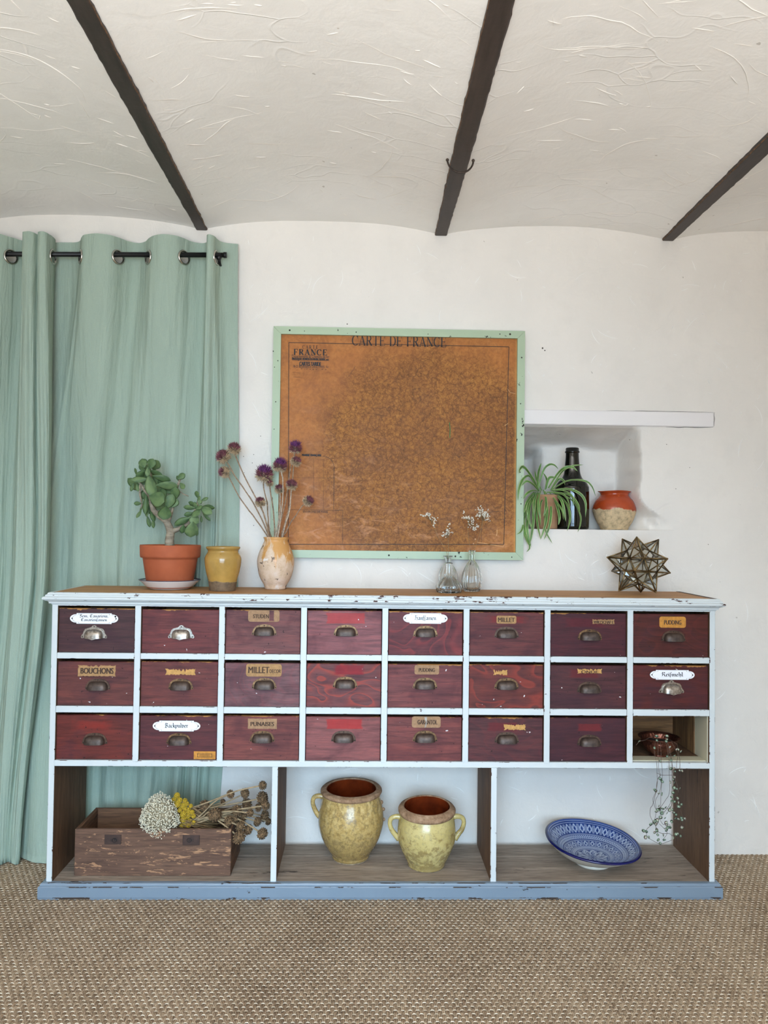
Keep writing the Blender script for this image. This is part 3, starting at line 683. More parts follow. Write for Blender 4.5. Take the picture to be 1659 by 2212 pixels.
def handle(kind, y, cx, cz):
    mb = MB(); W2, Hh = (.0445, .0385) if kind != 'nickel' else (.047, .046)
    cw, ch, cdp = (.0362, .0290, .023) if kind != 'nickel' else (.033, .031, .022)
    b = cz-.021
    # flange
    if kind == 'nickel':
        out = [(-W2, .004), (-W2+.003, 0), (-.036, .001)]
        poly = [(-.047, .0035), (-.0445, -.0005), (-.036, .0005), (.036, .0005), (.0445, -.0005), (.047, .0035), (.0455, .009), (.0395, .016), (.0365, .026), (.031, .0335), (.020, .0365), (.011, .039), (.006, .0445), (0, .0465),
                (-.006, .0445), (-.011, .039), (-.020, .0365), (-.031, .0335), (-.0365, .026), (-.0395, .016), (-.0455, .009)]
    else:
        poly = [(W2*math.copysign(abs(math.cos(a))**.78, math.cos(a)), Hh*abs(math.sin(a))**.9) for a in [PI*i/22 for i in range(23)]]
        poly[0] = (W2, .0005); poly[-1] = (-W2, .0005)
    mb.prism([(cx+x, b+z) for x, z in poly], y-.0018, y, 1)
    # cup: quarter of a squarish dome, open below
    n, m = 16, 7; rows = []
    for j in range(m+1):
        z = j/m; zz = math.sin(z*PI/2); row = []
        for i in range(n+1):
            a = PI*i/n; xx = -math.copysign(abs(math.cos(a))**.62, math.cos(a)); dd = abs(math.sin(a))**.62
            k = (1-zz**2.6)**(1/2.6) if zz < 1 else 0
            lip = -.003*math.exp(-((xx)/.28)**2)*(1-z)**3 if kind == 'nickel' else 0
            row.append((cx+cw*xx*max(k, .0)**.55, y-.0018-cdp*dd*k, b+.0005+ch*zz*(1-.0*xx)+lip*1.6))
        rows.append(row)
    mb.grid(rows, 0)
    inner = [[(p[0]*.94+cx*.06, y-.0018+(p[1]-y+.0018)*.93, p[2]-.0006) for p in r] for r in rows]
    mb.grid(inner, 0)
    mb.grid([rows[0], inner[0]], 1 if kind == 'nickel' else 0)
    for (sx, sz) in ((-.041, .0042), (.041, .0042), (0, .0405 if kind == 'nickel' else .0338)):
        mb.ball((cx+sx, y-.0018, b+sz), .0023, 8, 4, 2, sq=(1, .5, 1))
    return mb
HM = {'brass': [M_cup, M_rim, M_screw], 'brown': [M_cup, M_brown, M_screw], 'nickel': [M_nick, M_nick, M_screw]}
t = NT('white_enamel', .18, 0, .6); M_enam = t.fin(t.mix(t.ramp(t.noise(60), [(.7, 0.), (.72, 1.)]), srgb(238, 238, 242), srgb(200, 200, 205)))
M_ink = plain('black_ink', srgb(28, 26, 28), .6, var=.05)
def paper_mat(col):
    t = NT('aged_paper', .75, 0, .2); return t.fin(t.mix(t.ramp(t.noise(70, detail=5, rough=.7), [(.35, 0.), (.7, 1.)]), col, tuple(x*.62 for x in col[:3])+(1,)))
M_pap = paper_mat(srgb(182, 142, 98)); M_papo = paper_mat(srgb(204, 142, 66)); M_papg = paper_mat(srgb(172, 136, 104)); M_papl = paper_mat(srgb(208, 160, 96))
M_inkb = plain('faded_ink', srgb(74, 52, 38), .8, var=.2, scale=200)
def torn(cx, cz, w, h, tear, seed, keep='all'):
    """outline of a paper scrap; tear = roughness of its edge as a share of its height"""
    r = random.Random(seed); P = []; n = 26
    def edge(k): return h*tear*(.55*noise.noise(Vector((k*.33, seed*3.1, 0)))+.35*noise.noise(Vector((k*.9, seed*3.1, 4)))+.10*(r.random()-.5))
    ein = lambda i: min(1, i/3, (n-i)/3)
    for i in range(n+1): P.append((cx-w/2+w*i/n, cz-h/2+abs(edge(i))*ein(i)*.8))
    for i in range(1, 6): P.append((cx+w/2-abs(edge(60+i))*.8, cz-h/2+h*i/6))
    for i in range(n, -1, -1): P.append((cx-w/2+w*i/n, cz+h/2-abs(edge(100+i))*ein(i)*1.3))
    for i in range(5, 0, -1): P.append((cx-w/2+abs(edge(160+i))*.8, cz-h/2+h*i/6))
    return P
def rounded(cx, cz, w, h, r):
    return [(cx+sx*(w/2-r)+r*math.cos(a), cz+sz*(h/2-r)+r*math.sin(a)) for sx, sz, a0 in ((1, 1, 0), (-1, 1, 90), (-1, -1, 180), (1, -1, 270)) for a in [math.radians(a0+30*i) for i in range(4)]]
def plate_poly(cx, cz, w, h, k=1.):
    P = []; w2, h2 = w/2*k, h/2*k; sh = w2-h*.62; q = h*.10
    half = [(sh, h2), (sh, h2-q)]+[(sh+q*.4+(w2-sh-q*.4)*math.sin(a), (h2-q)*math.cos(a)) for a in [PI*i/8 for i in range(1, 8)]]+[(sh, -h2+q), (sh, -h2)]
    P = half+[(-x, -z) for x, z in half]
    return [(cx+x, cz+z) for x, z in P][::-1]
R_ = srgb(150, 36, 32)
DR = [  # colour (window sheen put in, paler in the middle columns), swirl, hot colour, handle kind, handle px, red patch px (u,v,w,h,colour,softness), what is on it, label
 [((66, 34, 42), 0, None, 'nickel', (201, 1366), None, ('enamel', 203.7, 1336, 102, 22.5, ['$em. Canariens.', 'CanarienSamen']), 'dark plum drawer with a two-line white enamel plate'),
  ((98, 40, 46), 0, None, 'nickel', (390, 1366), None, None, 'red drawer without any label and with a silvery cup handle'),
  ((104, 52, 60), 0, None, 'brass', (570, 1359.5), None, ('paper', 570, 1330.6, 67, 25, 'STUDENT', M_papg, .06, 'patch'), 'worn red drawer with a grey paper label partly torn off'),
  ((122, 62, 76), 0, None, 'brass', (747, 1360.5), (747, 1335.6, 84, 23, srgb(186, 62, 62), 0), None, 'pinkish drawer with a bright red patch where its label was'),
  ((88, 38, 48), .8, srgb(140, 56, 56), 'brass', (919.7, 1362.5), None, ('enamel', 918.8, 1335.7, 96, 22.5, ['HanfSamen']), 'swirl grained red drawer with a one-line white enamel plate'),
  ((90, 38, 44), 0, None, 'brown', (1095.4, 1364.7), (1096, 1338, 96, 18, srgb(134, 38, 36), .5), ('paper', 1094, 1338.6, 43, 17, 'MILLET', M_pap, .05, ''), 'red drawer with a small paper label on a faded red strip'),
  ((66, 22, 32), 0, None, 'brass', (1276, 1370), (1265, 1345, 92, 20, srgb(92, 24, 34), .2), ('torn', 1303.5, 1342.8, 48, 13, 'WIRTSCHAFTE', M_pap, .5, ''), 'dark red drawer with a narrow torn strip of label'),
  ((68, 24, 24), .35, srgb(110, 44, 34), 'brown', (1457.4, 1372.5), None, ('paper', 1453, 1344, 58, 24, 'PUDDING', M_papo, .05, ''), 'dark red drawer with an orange paper label at the end of the top row')],
 [((92, 42, 46), 0, None, 'brown', (209, 1477.5), None, ('paper', 209, 1449, 80, 24, 'BOUCHONS', M_pap, .35, ''), 'red drawer with a wide ragged paper label in large letters'),
  ((96, 42, 46), 0, None, 'brass', (389, 1477), None, ('torn', 389.6, 1451.5, 64, 17, '', M_papl, .9, ''), 'red drawer with paint splashes and ragged scraps of yellow label'),
  ((106, 62, 76), .3, srgb(140, 66, 70), 'brass', (570, 1475.5), None, ('paper', 570, 1447.8, 76, 27, 'MILLET DECOR', M_pap, .04, ''), 'mauve drawer with a large clean tan paper label'),
  ((96, 48, 58), 1., srgb(164, 66, 52), 'brass', (745.4, 1473), (754.5, 1447, 68, 22, srgb(150, 26, 40), .15), None, 'boldly swirl grained drawer with a crimson patch above the handle'),
  ((106, 48, 56), 0, None, 'brass', (918.8, 1475), None, ('paper', 922, 1446.8, 53, 20, 'PUDDING', M_papg, .05, ''), 'rosy red drawer with a small tan label in the middle row'),
  ((88, 36, 38), .9, srgb(146, 56, 42), 'brass', (1095.4, 1476), None, ('torn', 1081, 1452.8, 30, 15, '', M_papl, 1., ''), 'orange swirled drawer with one small scrap of label left'),
  ((72, 32, 40), 0, None, 'brown', (1275, 1483.7), (1262, 1455, 70, 20, srgb(104, 30, 34), .2), ('torn', 1273.8, 1449.8, 54, 13, 'ONDE', M_papl, .55, ''), 'scuffed dark drawer with the top sliver of a yellow label'),
  ((76, 26, 28), 0, None, 'nickel', (1453, 1485), None, ('enamel', 1451.8, 1457.7, 98, 21, ['ReiSmehl']), 'dark red drawer with white enamel plate above the open compartment')],
 [((92, 32, 32), 0, None, 'brown', (202.5, 1595), (201, 1566.5, 92, 22, srgb(142, 44, 34), .6), None, 'brick red drawer without label at the bottom corner by the curtain'),
  ((82, 34, 42), 0, None, 'brass', (385, 1595.5), None, ('enamel', 381.6, 1568, 101, 22.5, ['Backpulver']), 'dark red drawer with enamel plate and a paper tag in its corner'),
  ((110, 50, 54), 0, None, 'brass', (565.7, 1590.5), None, ('paper', 566.8, 1563.4, 62, 22, 'PUNAISES', M_papg, .12, ''), 'red drawer with a frayed tan label directly above the jars on the shelf'),
  ((124, 62, 72), 0, None, 'brown', (742, 1590), (744, 1563.9, 80, 22, srgb(180, 40, 38), .05), None, 'pinkish drawer with a glossy scarlet patch in the bottom row'),
  ((108, 48, 54), 0, None, 'brass', (918.8, 1590), None, ('paper', 920.8, 1559.8, 62, 24, 'GARANTOL', M_papg, .07, ''), 'red drawer with a tan label split by a shiny crack'),
  ((78, 36, 44), .3, srgb(116, 46, 46), 'brown', (1096, 1593), (1085, 1570, 70, 20, srgb(110, 34, 38), .2), ('torn', 1112, 1571, 48, 16, '', M_papl, .8, ''), 'dark drawer with the lower part of a yellow label left'),
  ((66, 26, 36), 0, None, 'brown', (1275, 1598.6), (1274, 1571.4, 55, 17, srgb(120, 36, 38), .15), None, 'dark drawer with a dull red label mark beside the open compartment')]]
edges = [XL+.0205]+DIVX+[XR-.0205]
YD = YF+.008
for r in range(3):
    for c in range(8):
        if r == 2 and c == 7: continue
        colr, sw, hot, hk, hp, patch, lab, label = DR[r][c]
        x0 = edges[c]+(.0108 if c else 0)+.0016; x1 = edges[c+1]-(.0108 if c < 7 else 0)-.0022
        z0, z1 = ROWZ[r]; z0 += .0008; z1 -= .0085+.003*rnd.random()
        ctr = Vector(((x0+x1)/2, YD, (z0+z1)/2)); seed = r*8+c+1
        pm = None
        if patch:
            a = at(patch[0], patch[1], YD)-ctr; k = mpp(YD); pm = (a.x, a.z, patch[2]*k, patch[3]*k, patch[4], patch[5])
        mb = MB(); mb.box((x0, YD, z0), (x1, YD+.018, z1), 0, .0016)
        bx = [((x0+.004, YD+.018, z0+.002), (x0+.014, YD+.29, z1-.01)), ((x1-.014, YD+.018, z0+.002), (x1-.004, YD+.29, z1-.01)), ((x0+.014, YD+.28, z0+.002), (x1-.014, YD+.29, z1-.01)), ((x0+.014, YD+.018, z0+.004), (x1-.014, YD+.28, z0+.010))]
        for lo, hi in bx: mb.box(lo, hi, 1)
        dr = mb.build('drawer', [drawer_mat(srgb(colr[0]*1.06, colr[1]*1.26, colr[2]*1.06), seed, sw, hot, pm, .5 if seed not in (10, 15) else 1.1, rnd.uniform(.1, .6)), M_dbox], cab, ctr)
        dr['label'] = label
        hpnt = at(hp[0], hp[1], YD-.012)
        handle(hk, YD, hpnt.x, hpnt.z-.001).build('cup_handle', HM[hk], dr)
        if not lab: continue
        k = mpp(YD); p = at(lab[1], lab[2], YD-.001); lw, lh = lab[3]*k, lab[4]*k; y = YD-.0008
        mb = MB()
        if lab[0] == 'enamel':
            mb.prism(plate_poly(p.x, p.z, lw, lh)[::-1], y-.0022, YD, 0, 1)
            P1 = plate_poly(p.x, p.z, lw, lh, .91); P2 = plate_poly(p.x, p.z, lw, lh, .897); n = len(P1); yy = y-.0026
            mb.add([(a, yy, b) for a, b in P1]+[(a, yy, b) for a, b in P2], [[i, (i+1) % n, n+(i+1) % n, n+i] for i in range(n)], 1)
            if len(lab[5]) == 2:
                put_black(mb, lab[5][0], p.x, p.z+lh*.20, lw*.60, lh*.21, y-.003, 1); put_black(mb, lab[5][1], p.x, p.z-lh*.16, lw*.54, lh*.19, y-.003, 1)
            else: put_black(mb, lab[5][0], p.x, p.z-lh*.02, lw*.49, lh*.30, y-.003, 1)
            for sx in (-1, 1): mb.ball((p.x+sx*lw*.455, y-.0024, p.z), .0026, 8, 4, 2, sq=(1, .5, 1))
            if r == 0 and c == 0: mb.ball((p.x+lw*.44, y-.0022, p.z+lh*.2), .0036, 7, 4, 2, sq=(1, .2, 1))
            mb.build('enamel_plate', [M_enam, M_ink, M_screw], dr)['label'] = 'white enamel plate lettered in black'
        else:
            _, _, _, _, _, txt, pmat, tear, ex = lab
            if lab[0] == 'paper':
                poly = rounded(p.x, p.z, lw, lh, lh*.2) if tear < .1 else torn(p.x, p.z, lw, lh, tear, seed)[::1]
                mb.prism(poly, y-.0004, YD, 0)
            else:
                for q in range(1 if lw > .05 else 2):
                    mb.prism(torn(p.x+(q*.35-.0)*lw*.5, p.z-q*lh*.2, lw*(1 if q == 0 else .35), lh*.8, tear, seed+q*50), y-.0004-.0002*q, YD, 0)
            yy = y-.0010
            if txt == 'MILLET DECOR':
                put_text(mb, 'MILLET', p.x-lw*.14, p.z+lh*.02, lw*.58, lh*.50, yy, 1, .012); put_text(mb, 'DECOR', p.x+lw*.32, p.z-lh*.07, lw*.31, lh*.28, yy, 1, .01)
            elif txt == 'STUDENT':
                put_text(mb, 'STUDEN', p.x-lw*.09, p.z-lh*.03, lw*.50, lh*.34, yy, 1, .02)
                mb.prism(torn(p.x+lw*.25, p.z+lh*.02, lw*.15, lh*.94, .08, 5), yy-.0002, yy+.0004, 2)
            elif txt == 'BOUCHONS': put_text(mb, txt, p.x+lw*.01, p.z, lw*.86, lh*.52, yy, 1, .012)
            elif txt == 'WIRTSCHAFTE': put_text(mb, 'WIRTSCHAF E', p.x, p.z-lh*.08, lw*.9, lh*.5, yy, 1, .02)
            elif txt == 'ONDE': put_text(mb, 'ONDE', p.x, p.z-lh*.12, lw*.68, lh*.5, yy, 1, .03)
            elif txt == 'GARANTOL':
                put_text(mb, txt, p.x+lw*.04, p.z, lw*.68, lh*.40, yy, 1, .02)
                mb.prism([(p.x-.006, p.z-lh*.5), (p.x-.001, p.z-lh*.46), (p.x+.003, p.z+.002), (p.x+.002, p.z+lh*.5), (p.x-.008, p.z+lh*.42), (p.x-.002, p.z)], yy-.0003, yy+.0004, 3)
            elif txt: put_text(mb, txt, p.x, p.z-lh*.02, lw*(.84 if txt == 'MILLET' else .80 if txt == 'PUNAISES' else .64), lh*(.55 if txt == 'MILLET' else .40), yy, 1, .012)
            mb.build('paper_label', [pmat, M_inkb, dr.data.materials[0], M_nick], dr)['label'] = 'aged paper label' if lab[0] == 'paper' else 'torn scrap of paper label'
        if r == 2 and c == 1:
            p = at(442, 1631.5, YD-.001); lw, lh = 46*k, 16.5*k; mb = MB(); mb.box((p.x-lw/2, y-.0004, p.z-lh/2), (p.x+lw/2, YD, p.z+lh/2))
            for (a, b, w_, h_) in ((0, .2, .7, .05), (0, -.22, .7, .05), (-.33, 0, .02, .4), (.33, 0, .02, .4), (0, .05, .45, .04), (0, -.08, .5, .04)):
                mb.box((p.x+(a-w_/2)*lw, y-.0007, p.z+(b-h_/2)*lh), (p.x+(a+w_/2)*lw, y-.0003, p.z+(b+h_/2)*lh), 1)
            mb.build('paper_label', [M_papo, M_inkb], dr)['label'] = 'small orange paper tag stuck in the drawer corner'
# ================================================================== CURTAINS
def cloth_mat(name, col):
    t = NT(name, .9, 0, .15)
    cr = t.noise(9, t.map((2.2, 2.2, .32)), 4, .55, .5); cr2 = t.noise(22, t.map((2, 2, .5)), 3, .6); wv = t.noise(700, t.map((1, 1, .4)), 2)
    c = t.mix(t.ramp(cr, [(.35, 0.), (.7, 1.)]), col, tuple(x*.93 for x in col[:3])+(1,))
    c = t.mix(t.math('MULTIPLY', t.ramp(wv, [(.35, 1.), (.6, 0.)]), .22), c, tuple(x*.66 for x in col[:3])+(1,))
    h = t.math('ADD', t.math('MULTIPLY', cr, 1.), t.math('ADD', t.math('MULTIPLY', cr2, .22), t.math('MULTIPLY', wv, .02)))
    return t.fin(c, t.bump(h, .55, .020))
M_cloth = cloth_mat('green_linen', srgb(162, 179, 164))
t = NT('satin_black_metal', .4, .3); M_black = t.fin(srgb(24, 24, 26))
t = NT('eyelet_chrome', .22, 1.); M_chrome = t.fin(srgb(190, 186, 178))
RODY = -.085
def rod_z(x): return 2.4008+(x+1.4214)*.0178
ux = lambda u: at(u, 548, RODY).x
rod = thing('curtain_rod', 'thin black curtain rod threaded through the chrome eyelets', 'curtain rod', (-1.2, RODY, 2.405))
xe = ux(480)
MB().tube([(-2.5, RODY, rod_z(-2.5)), (xe, RODY, rod_z(xe))], .0098, 12).build('pole', M_black, rod)
MB().tube([(xe-.004, RODY, rod_z(xe)), (xe+.006, RODY, rod_z(xe)), (xe+.0065, RODY, rod_z(xe)), (xe+.018, RODY, rod_z(xe))], [.0098, .0098, .0120, .0115], 12).build('end_cap', M_black, rod)
for bx in (ux(473), -2.3):
    MB().tube([(bx, -.002, rod_z(bx)-.03), (bx, RODY+.02, rod_z(bx)-.03), (bx, RODY, rod_z(bx)-.013)], .006, 8).ball((bx, RODY, rod_z(bx)-.011), .011, 10, 6).build('bracket', M_black, rod)
def curtain(name, label, ctl, mid, bot, eyelets, zbot, seed, squeeze):
    """ctl: top plan (u px, y); mid and bot: same number of (x, y)"""
    root = thing(name, label, 'curtain', (ux(ctl[len(ctl)//2][0]), -.06, 0), 'green linen curtains')
    n = 260
    P0 = smooth_path([(ux(u), y, 0) for u, y in ctl], n); P1 = smooth_path([(x, y, 0) for x, y in mid], n); P2 = smooth_path([(x, y, 0) for x, y in bot], n)
    zs = [2.475-.006*i for i in range(24)]; zs += [zs[-1]-.02*i for i in range(1, 500) if zs[-1]-.02*i > .012]+[.004]
    ek = []
    for u in eyelets:
        xx = ux(u); k = min(range(n), key=lambda i: (P0[i].x-xx)**2*1+(P0[i].y-RODY)**2); ek.append(k)
    def pt(k, z):
        a, b, c = P0[k], P1[k], P2[k]
        if z > 1.2:
            t = (2.475-z)/1.275; q = a.lerp(b, soft(t)**.8)
        else: q = b.lerp(c, soft((1.2-z)/1.2))
        t = (2.475-z)/2.475; am = soft(t*6)
        f = .0120*noise.noise(Vector((k/n*13+seed, z*.45, 1)))+.0080*noise.noise(Vector((k/n*34+seed, z*.8, 5)))+.0025*noise.noise(Vector((k/n*70+seed, z*1.7, 8)))
        y = q.y-abs(f)*1.2*am if not squeeze else q.y+f*.9*am
        x = q.x+.006*noise.noise(Vector((k/n*9, z*1.3, seed)))*am
        if z < 1.12 and x > -1.137: y = max(-.031, min(.04, y)); y = y if x < -.59 else max(-.031, min(-.004, y))
        elif x > -.60: y = min(y, -.006)
        zz = z
        if z > 2.46: zz = z-.004*abs(noise.noise(Vector((k/n*12, seed, 0))))+(x+1.1)*.015
        elif z > 2.3: zz = z+(x+1.1)*.015*(z-2.3)/.16
        if z < .02: zz = zbot+.004*noise.noise(Vector((k/n*8, seed, 2)))
        return Vector((x, y, max(.0065, zz)))
    rows = [[pt(k, z) for k in range(n)] for z in zs]
    mb = MB(); 
    for r in rows: mb.v += r
    ecs = []
    for k in ek:
        c = pt(k, 2.402).copy(); c.z = rod_z(c.x)-.0105; ecs.append((c, k))
    for j in range(len(rows)-1):
        for i in range(n-1):
            m = (rows[j][i]+rows[j+1][i+1])/2
            if m.z > 2.33 and any(abs(i-k) < 14 and (m-c).length < .0225 for c, k in ecs): continue
            mb.f.append([j*n+i, (j+1)*n+i, (j+1)*n+i+1, j*n+i+1]); mb.mi.append(0); mb.sm.append(True)
    mb.build('cloth', M_cloth, root)
    for c, k in ecs:
        tdir = (P0[min(k+3, n-1)]-P0[max(k-3, 0)]); tdir.z = 0; tdir.normalize(); nrm = Vector((tdir.y, -tdir.x, 0))
        ring = [c+(tdir*math.cos(a)+Vector((0, 0, 1))*math.sin(a))*.0262 for a in [2*PI*i/28 for i in range(29)]]
        MB().tube(ring, .0046, 8, cap=False).build('eyelet', M_chrome, root)
    return root
B_top = [(62, -.035), (90, -.03), (118, -.032), (146, -.032), (164, -.05), (175, -.085), (188, -.115), (215, -.128), (242, -.115), (257, -.085), (270, -.05), (289, -.032), (308, -.05), (321, -.085), (336, -.112), (359, -.126), (384, -.112), (398, -.085), (411, -.052), (430, -.034), (444, -.052), (448, -.085), (450, -.120), (457, -.130), (464, -.118), (467, -.095), (469, -.080), (474, -.055), (488, -.036), (509, -.030)]
nB = len(B_top)
xt0, xt1 = ux(B_top[0][0]), ux(B_top[-1][0])
sq_ = lambda i: (ux(B_top[i][0])-xt0)/(xt1-xt0)
B_mid = [(-1.46+(-.505+1.46)*(.75*sq_(i)+.25*i/(nB-1)), -.02+.016*math.sin(i*1.35+.6)) for i in range(nB)]
B_bot = [(-1.40+(-.573+1.40)*(.6*sq_(i)+.4*i/(nB-1)), (-.085+.045*math.sin(i*1.3+.4) if i < 5 else .004+.022*math.sin(i*1.5))) for i in range(nB)]
B_bot[2] = (-1.27, -.09); B_bot[3] = (-1.215, -.10); B_bot[4] = (-1.165, -.06)
curtain('curtain', 'wide green linen curtain hanging behind the cabinet and the jade plant', B_top, B_mid, B_bot, (175, 257, 321, 398, 468), .010, 3.3, True)
A_top = [(-190, -.04), (-165, -.085), (-140, -.125), (-115, -.085), (-95, -.04), (-75, -.085), (-40, -.128), (-5, -.125), (12, -.108), (23, -.085), (34, -.058), (46, -.045), (53, -.06), (56, -.100), (60, -.135), (72, -.146), (84, -.138), (88, -.116), (93, -.136), (102, -.146), (111, -.136), (114, -.105), (115, -.08), (113, -.055)]
mu = lambda u, v, y: (at(u, v, y).x, y)
A_mid = [mu(u, 1200, y) for u, y in [(-230, -.05), (-200, -.08), (-175, -.12), (-145, -.09), (-125, -.06), (-100, -.10), (-70, -.12), (-40, -.11), (-20, -.09), (0, -.07), (12, -.055), (22, -.05), (28, -.07), (31, -.105), (36, -.13), (52, -.14), (70, -.13), (80, -.11), (84, -.13), (95, -.14), (104, -.13), (107, -.11), (106, -.09), (100, -.07)]]
A_bot = [mu(u, 1800, y*.62) for u, y in [(-260, -.06), (-240, -.09), (-215, -.13), (-190, -.10), (-165, -.07), (-140, -.11), (-115, -.15), (-90, -.13), (-70, -.10), (-50, -.08), (-35, -.09), (-22, -.12), (-15, -.15), (-8, -.17), (0, -.18), (8, -.17), (16, -.15), (22, -.14), (30, -.16), (38, -.165), (44, -.15), (46, -.12), (42, -.09), (36, -.07)]]
curtain('curtain', 'gathered green linen curtain at the very edge, its hem on the floor', A_top, A_mid, A_bot, (-155, -85, 24, 114), .008, 8.1, False)

# ================================================================== FRAMED MAP
fx0, fx1, fz0, fz1 = -.378, .6525, 1.2062, 2.147
mp = thing('framed_map', 'large old brown map in a chipped mint green frame on the wall', 'map', ((fx0+fx1)/2, -.02, fz0))
M_mint = painted('mint_frame_paint', srgb(170, 188, 158), srgb(40, 38, 34), .42, .4, (1, 1, 1), 1.1)
fw = .031
def rail_(p, q, inn0, inn1):
    """mitred frame side with a sloping inner edge: outer corners p,q and inner corners"""
    mb = MB(); A = [(*p, -.034), (*q, -.034), (*inn1, -.034), (*inn0, -.034)]
    V = [(x, y, z) for x, z, y in A]+[(x, -.004, z) for x, z, y in A]
    mb.add(V, [[0, 1, 2, 3], [7, 6, 5, 4]]+[[i, 4+i, 4+(i+1) % 4, (i+1) % 4] for i in range(4)])
    mb.build('frame_side', M_mint, mp)
g = .0004
rail_((fx0, fz1-g), (fx0, fz0+g), (fx0+fw, fz1-fw-g), (fx0+fw, fz0+fw+g)); rail_((fx1, fz0+g), (fx1, fz1-g), (fx1-fw, fz0+fw+g), (fx1-fw, fz1-fw-g))
rail_((fx0+g, fz0), (fx1-g, fz0), (fx0+fw+g, fz0+fw), (fx1-fw-g, fz0+fw)); rail_((fx1-g, fz1), (fx0+g, fz1), (fx1-fw-g, fz1-fw), (fx0+fw+g, fz1-fw))
mb = MB()
Z3 = lambda x, y: (580+x/2.911, 690+y/2.911)
for (x, y, r) in ((133, 68, 6), (226, 73, 3), (551, 80, 4), (1003, 92, 3), (1455, 92, 4), (1519, 93, 7), (1592, 240, 5), (1585, 530, 4), (1588, 1160, 4), (45, 518, 4), (35, 690, 3), (1530, 1495, 4), (1175, 1490, 6), (757, 1483, 6), (1582, 960, 4), (30, 200, 4), (38, 300, 3)):
    p = at(*Z3(x, y), -.034); mb.ball(p, r*.00063, 7, 4, sq=(1, .35, 1))
tag(mb.build('nail', M_screw, mp), kind='stuff')
t = NT('old_map_sheet', .5, 0, .25)
X_, Y_, Z_ = t.xyz()
land = t.math('ADD', t.n('VectorMath', dict(operation='LENGTH'), i0=t.map((1, 0, 1.05), loc=(-.14, 0, -.43))).outputs['Value'], t.math('MULTIPLY', t.math('SUBTRACT', t.noise(5, detail=5), .5), .34))
land = t.ramp(land, [(.40, 1.), (.54, 0.)])
n1 = t.noise(7, detail=6, rough=.7); n2 = t.noise(62, detail=7, rough=.78, dist=.25)
paper = t.ramp(n1, [(.3, srgb(160, 98, 46)), (.5, srgb(178, 112, 54)), (.72, srgb(192, 130, 74))])
n0 = t.noise(3.5, detail=4, rough=.6)
lnd = t.ramp(t.math('ADD', t.math('MULTIPLY', n2, .7), t.math('MULTIPLY', n0, .3)), [(.30, srgb(86, 54, 24)), (.46, srgb(132, 84, 38)), (.58, srgb(168, 112, 52)), (.72, srgb(198, 144, 80))])
c = t.mix(t.math('MULTIPLY', land, .85), paper, lnd)
c = t.mix(t.math('MULTIPLY', t.ramp(n2, [(.4, 1.), (.55, 0.)]), .3), c, srgb(120, 74, 38))
def cracks(scale, width, d):
    offn = t.n('VectorMath', dict(operation='SCALE'), i0=t.n('TexNoise', Vector=t.co(), Scale=scale*.8, Detail=3).outputs[1], i3=d).outputs[0]
    return t.ramp(t.n('TexVoronoi', dict(feature='DISTANCE_TO_EDGE'), Vector=t.n('VectorMath', dict(operation='ADD'), i0=t.co(), i1=offn).outputs[0], Scale=scale).outputs[0], [(0, 1.), (width, 0.)])
ln = t.math('MULTIPLY', t.math('MAXIMUM', cracks(26, .045, .05), t.math('MULTIPLY', cracks(60, .09, .03), .6)), t.math('ADD', t.math('MULTIPLY', land, .55), .05))
c = t.mix(ln, c, srgb(70, 42, 22))
# pale rubbed streaks along the lower half, darker water marks at the edges
rub = t.math('MULTIPLY', t.ramp(t.noise(9, t.map((1.3, 1, 3.2)), 6, .72, 1.), [(.52, 0.), (.68, 1.)]), t.ramp(t.math('ADD', Z_, t.math('MULTIPLY', X_, .45)), [(.10, 1.), (.55, 0.)]))
c = t.mix(t.math('MULTIPLY', rub, .6), c, srgb(206, 148, 106))
stain = t.ramp(t.noise(5, detail=5, rough=.7, dist=1.2), [(.55, 0.), (.72, 1.)])
c = t.mix(t.math('MULTIPLY', stain, .45), c, srgb(104, 58, 32))
edge = t.ramp(t.math('ADD', X_, t.math('MULTIPLY', t.math('SUBTRACT', n1, .5), .02)), [(.475, 0.), (.484, 1.)])
c = t.mix(t.math('MULTIPLY', edge, .7), c, srgb(206, 150, 82))
M_map = t.fin(c, t.bump(t.math('ADD', t.math('MULTIPLY', n2, land), t.math('MULTIPLY', n1, .8)), .35, .004), t.ramp(n1, [(.3, .42), (.7, .6)]))
mb = MB(); sx0, sx1, sz0, sz1 = fx0+fw-.002, fx1-fw+.002, fz0+fw-.002, fz1-fw+.002
mb.grid([[(sx0+(sx1-sx0)*i/44, -.0215+.0012*noise.noise(Vector((i*.23, j*.2, 1)))+.0007*noise.noise(Vector((i*.6, j*.7, 6)))*(1 if j < 22 else .4), sz0+(sz1-sz0)*j/40) for i in range(45)] for j in range(41)])
sheet = mb.build('map_sheet', M_map, mp)
ink = MB(); yk = -.0237
T3 = lambda x, y: at(*Z3(x, y), yk)
def line3(pts, w=.0016, mi=0):
    P = [T3(*p) for p in pts]
    for q in pen([[(p.x, p.z, w) for p in P]]): ink.add([(a, yk, b) for a, b in q], [[0, 1, 2, 3]], mi)
line3([(128, 145), (1512, 172), (1480, 1414), (124, 1414), (128, 145)], .0022)
line3([(465, 1410), (468, 1201), (140, 1196)], .001); line3([(410, 1195), (412, 960)]+[(412-70*(1-math.cos(a)), 930-70*math.sin(a)) for a in [PI/2*i/6 for i in range(7)]], .0014)
line3([(1340, 1400), (1341, 1270)]+[(1341+70*(1-math.cos(a)), 1270-60*math.sin(a)) for a in [PI/2*i/5 for i in range(6)]]+[(1470, 1208)], .001)
line3([(282, 870), (286, 1190)], .0006); line3([(150, 995), (410, 998)], .0006); line3([(345, 900), (345, 1190)], .0006)
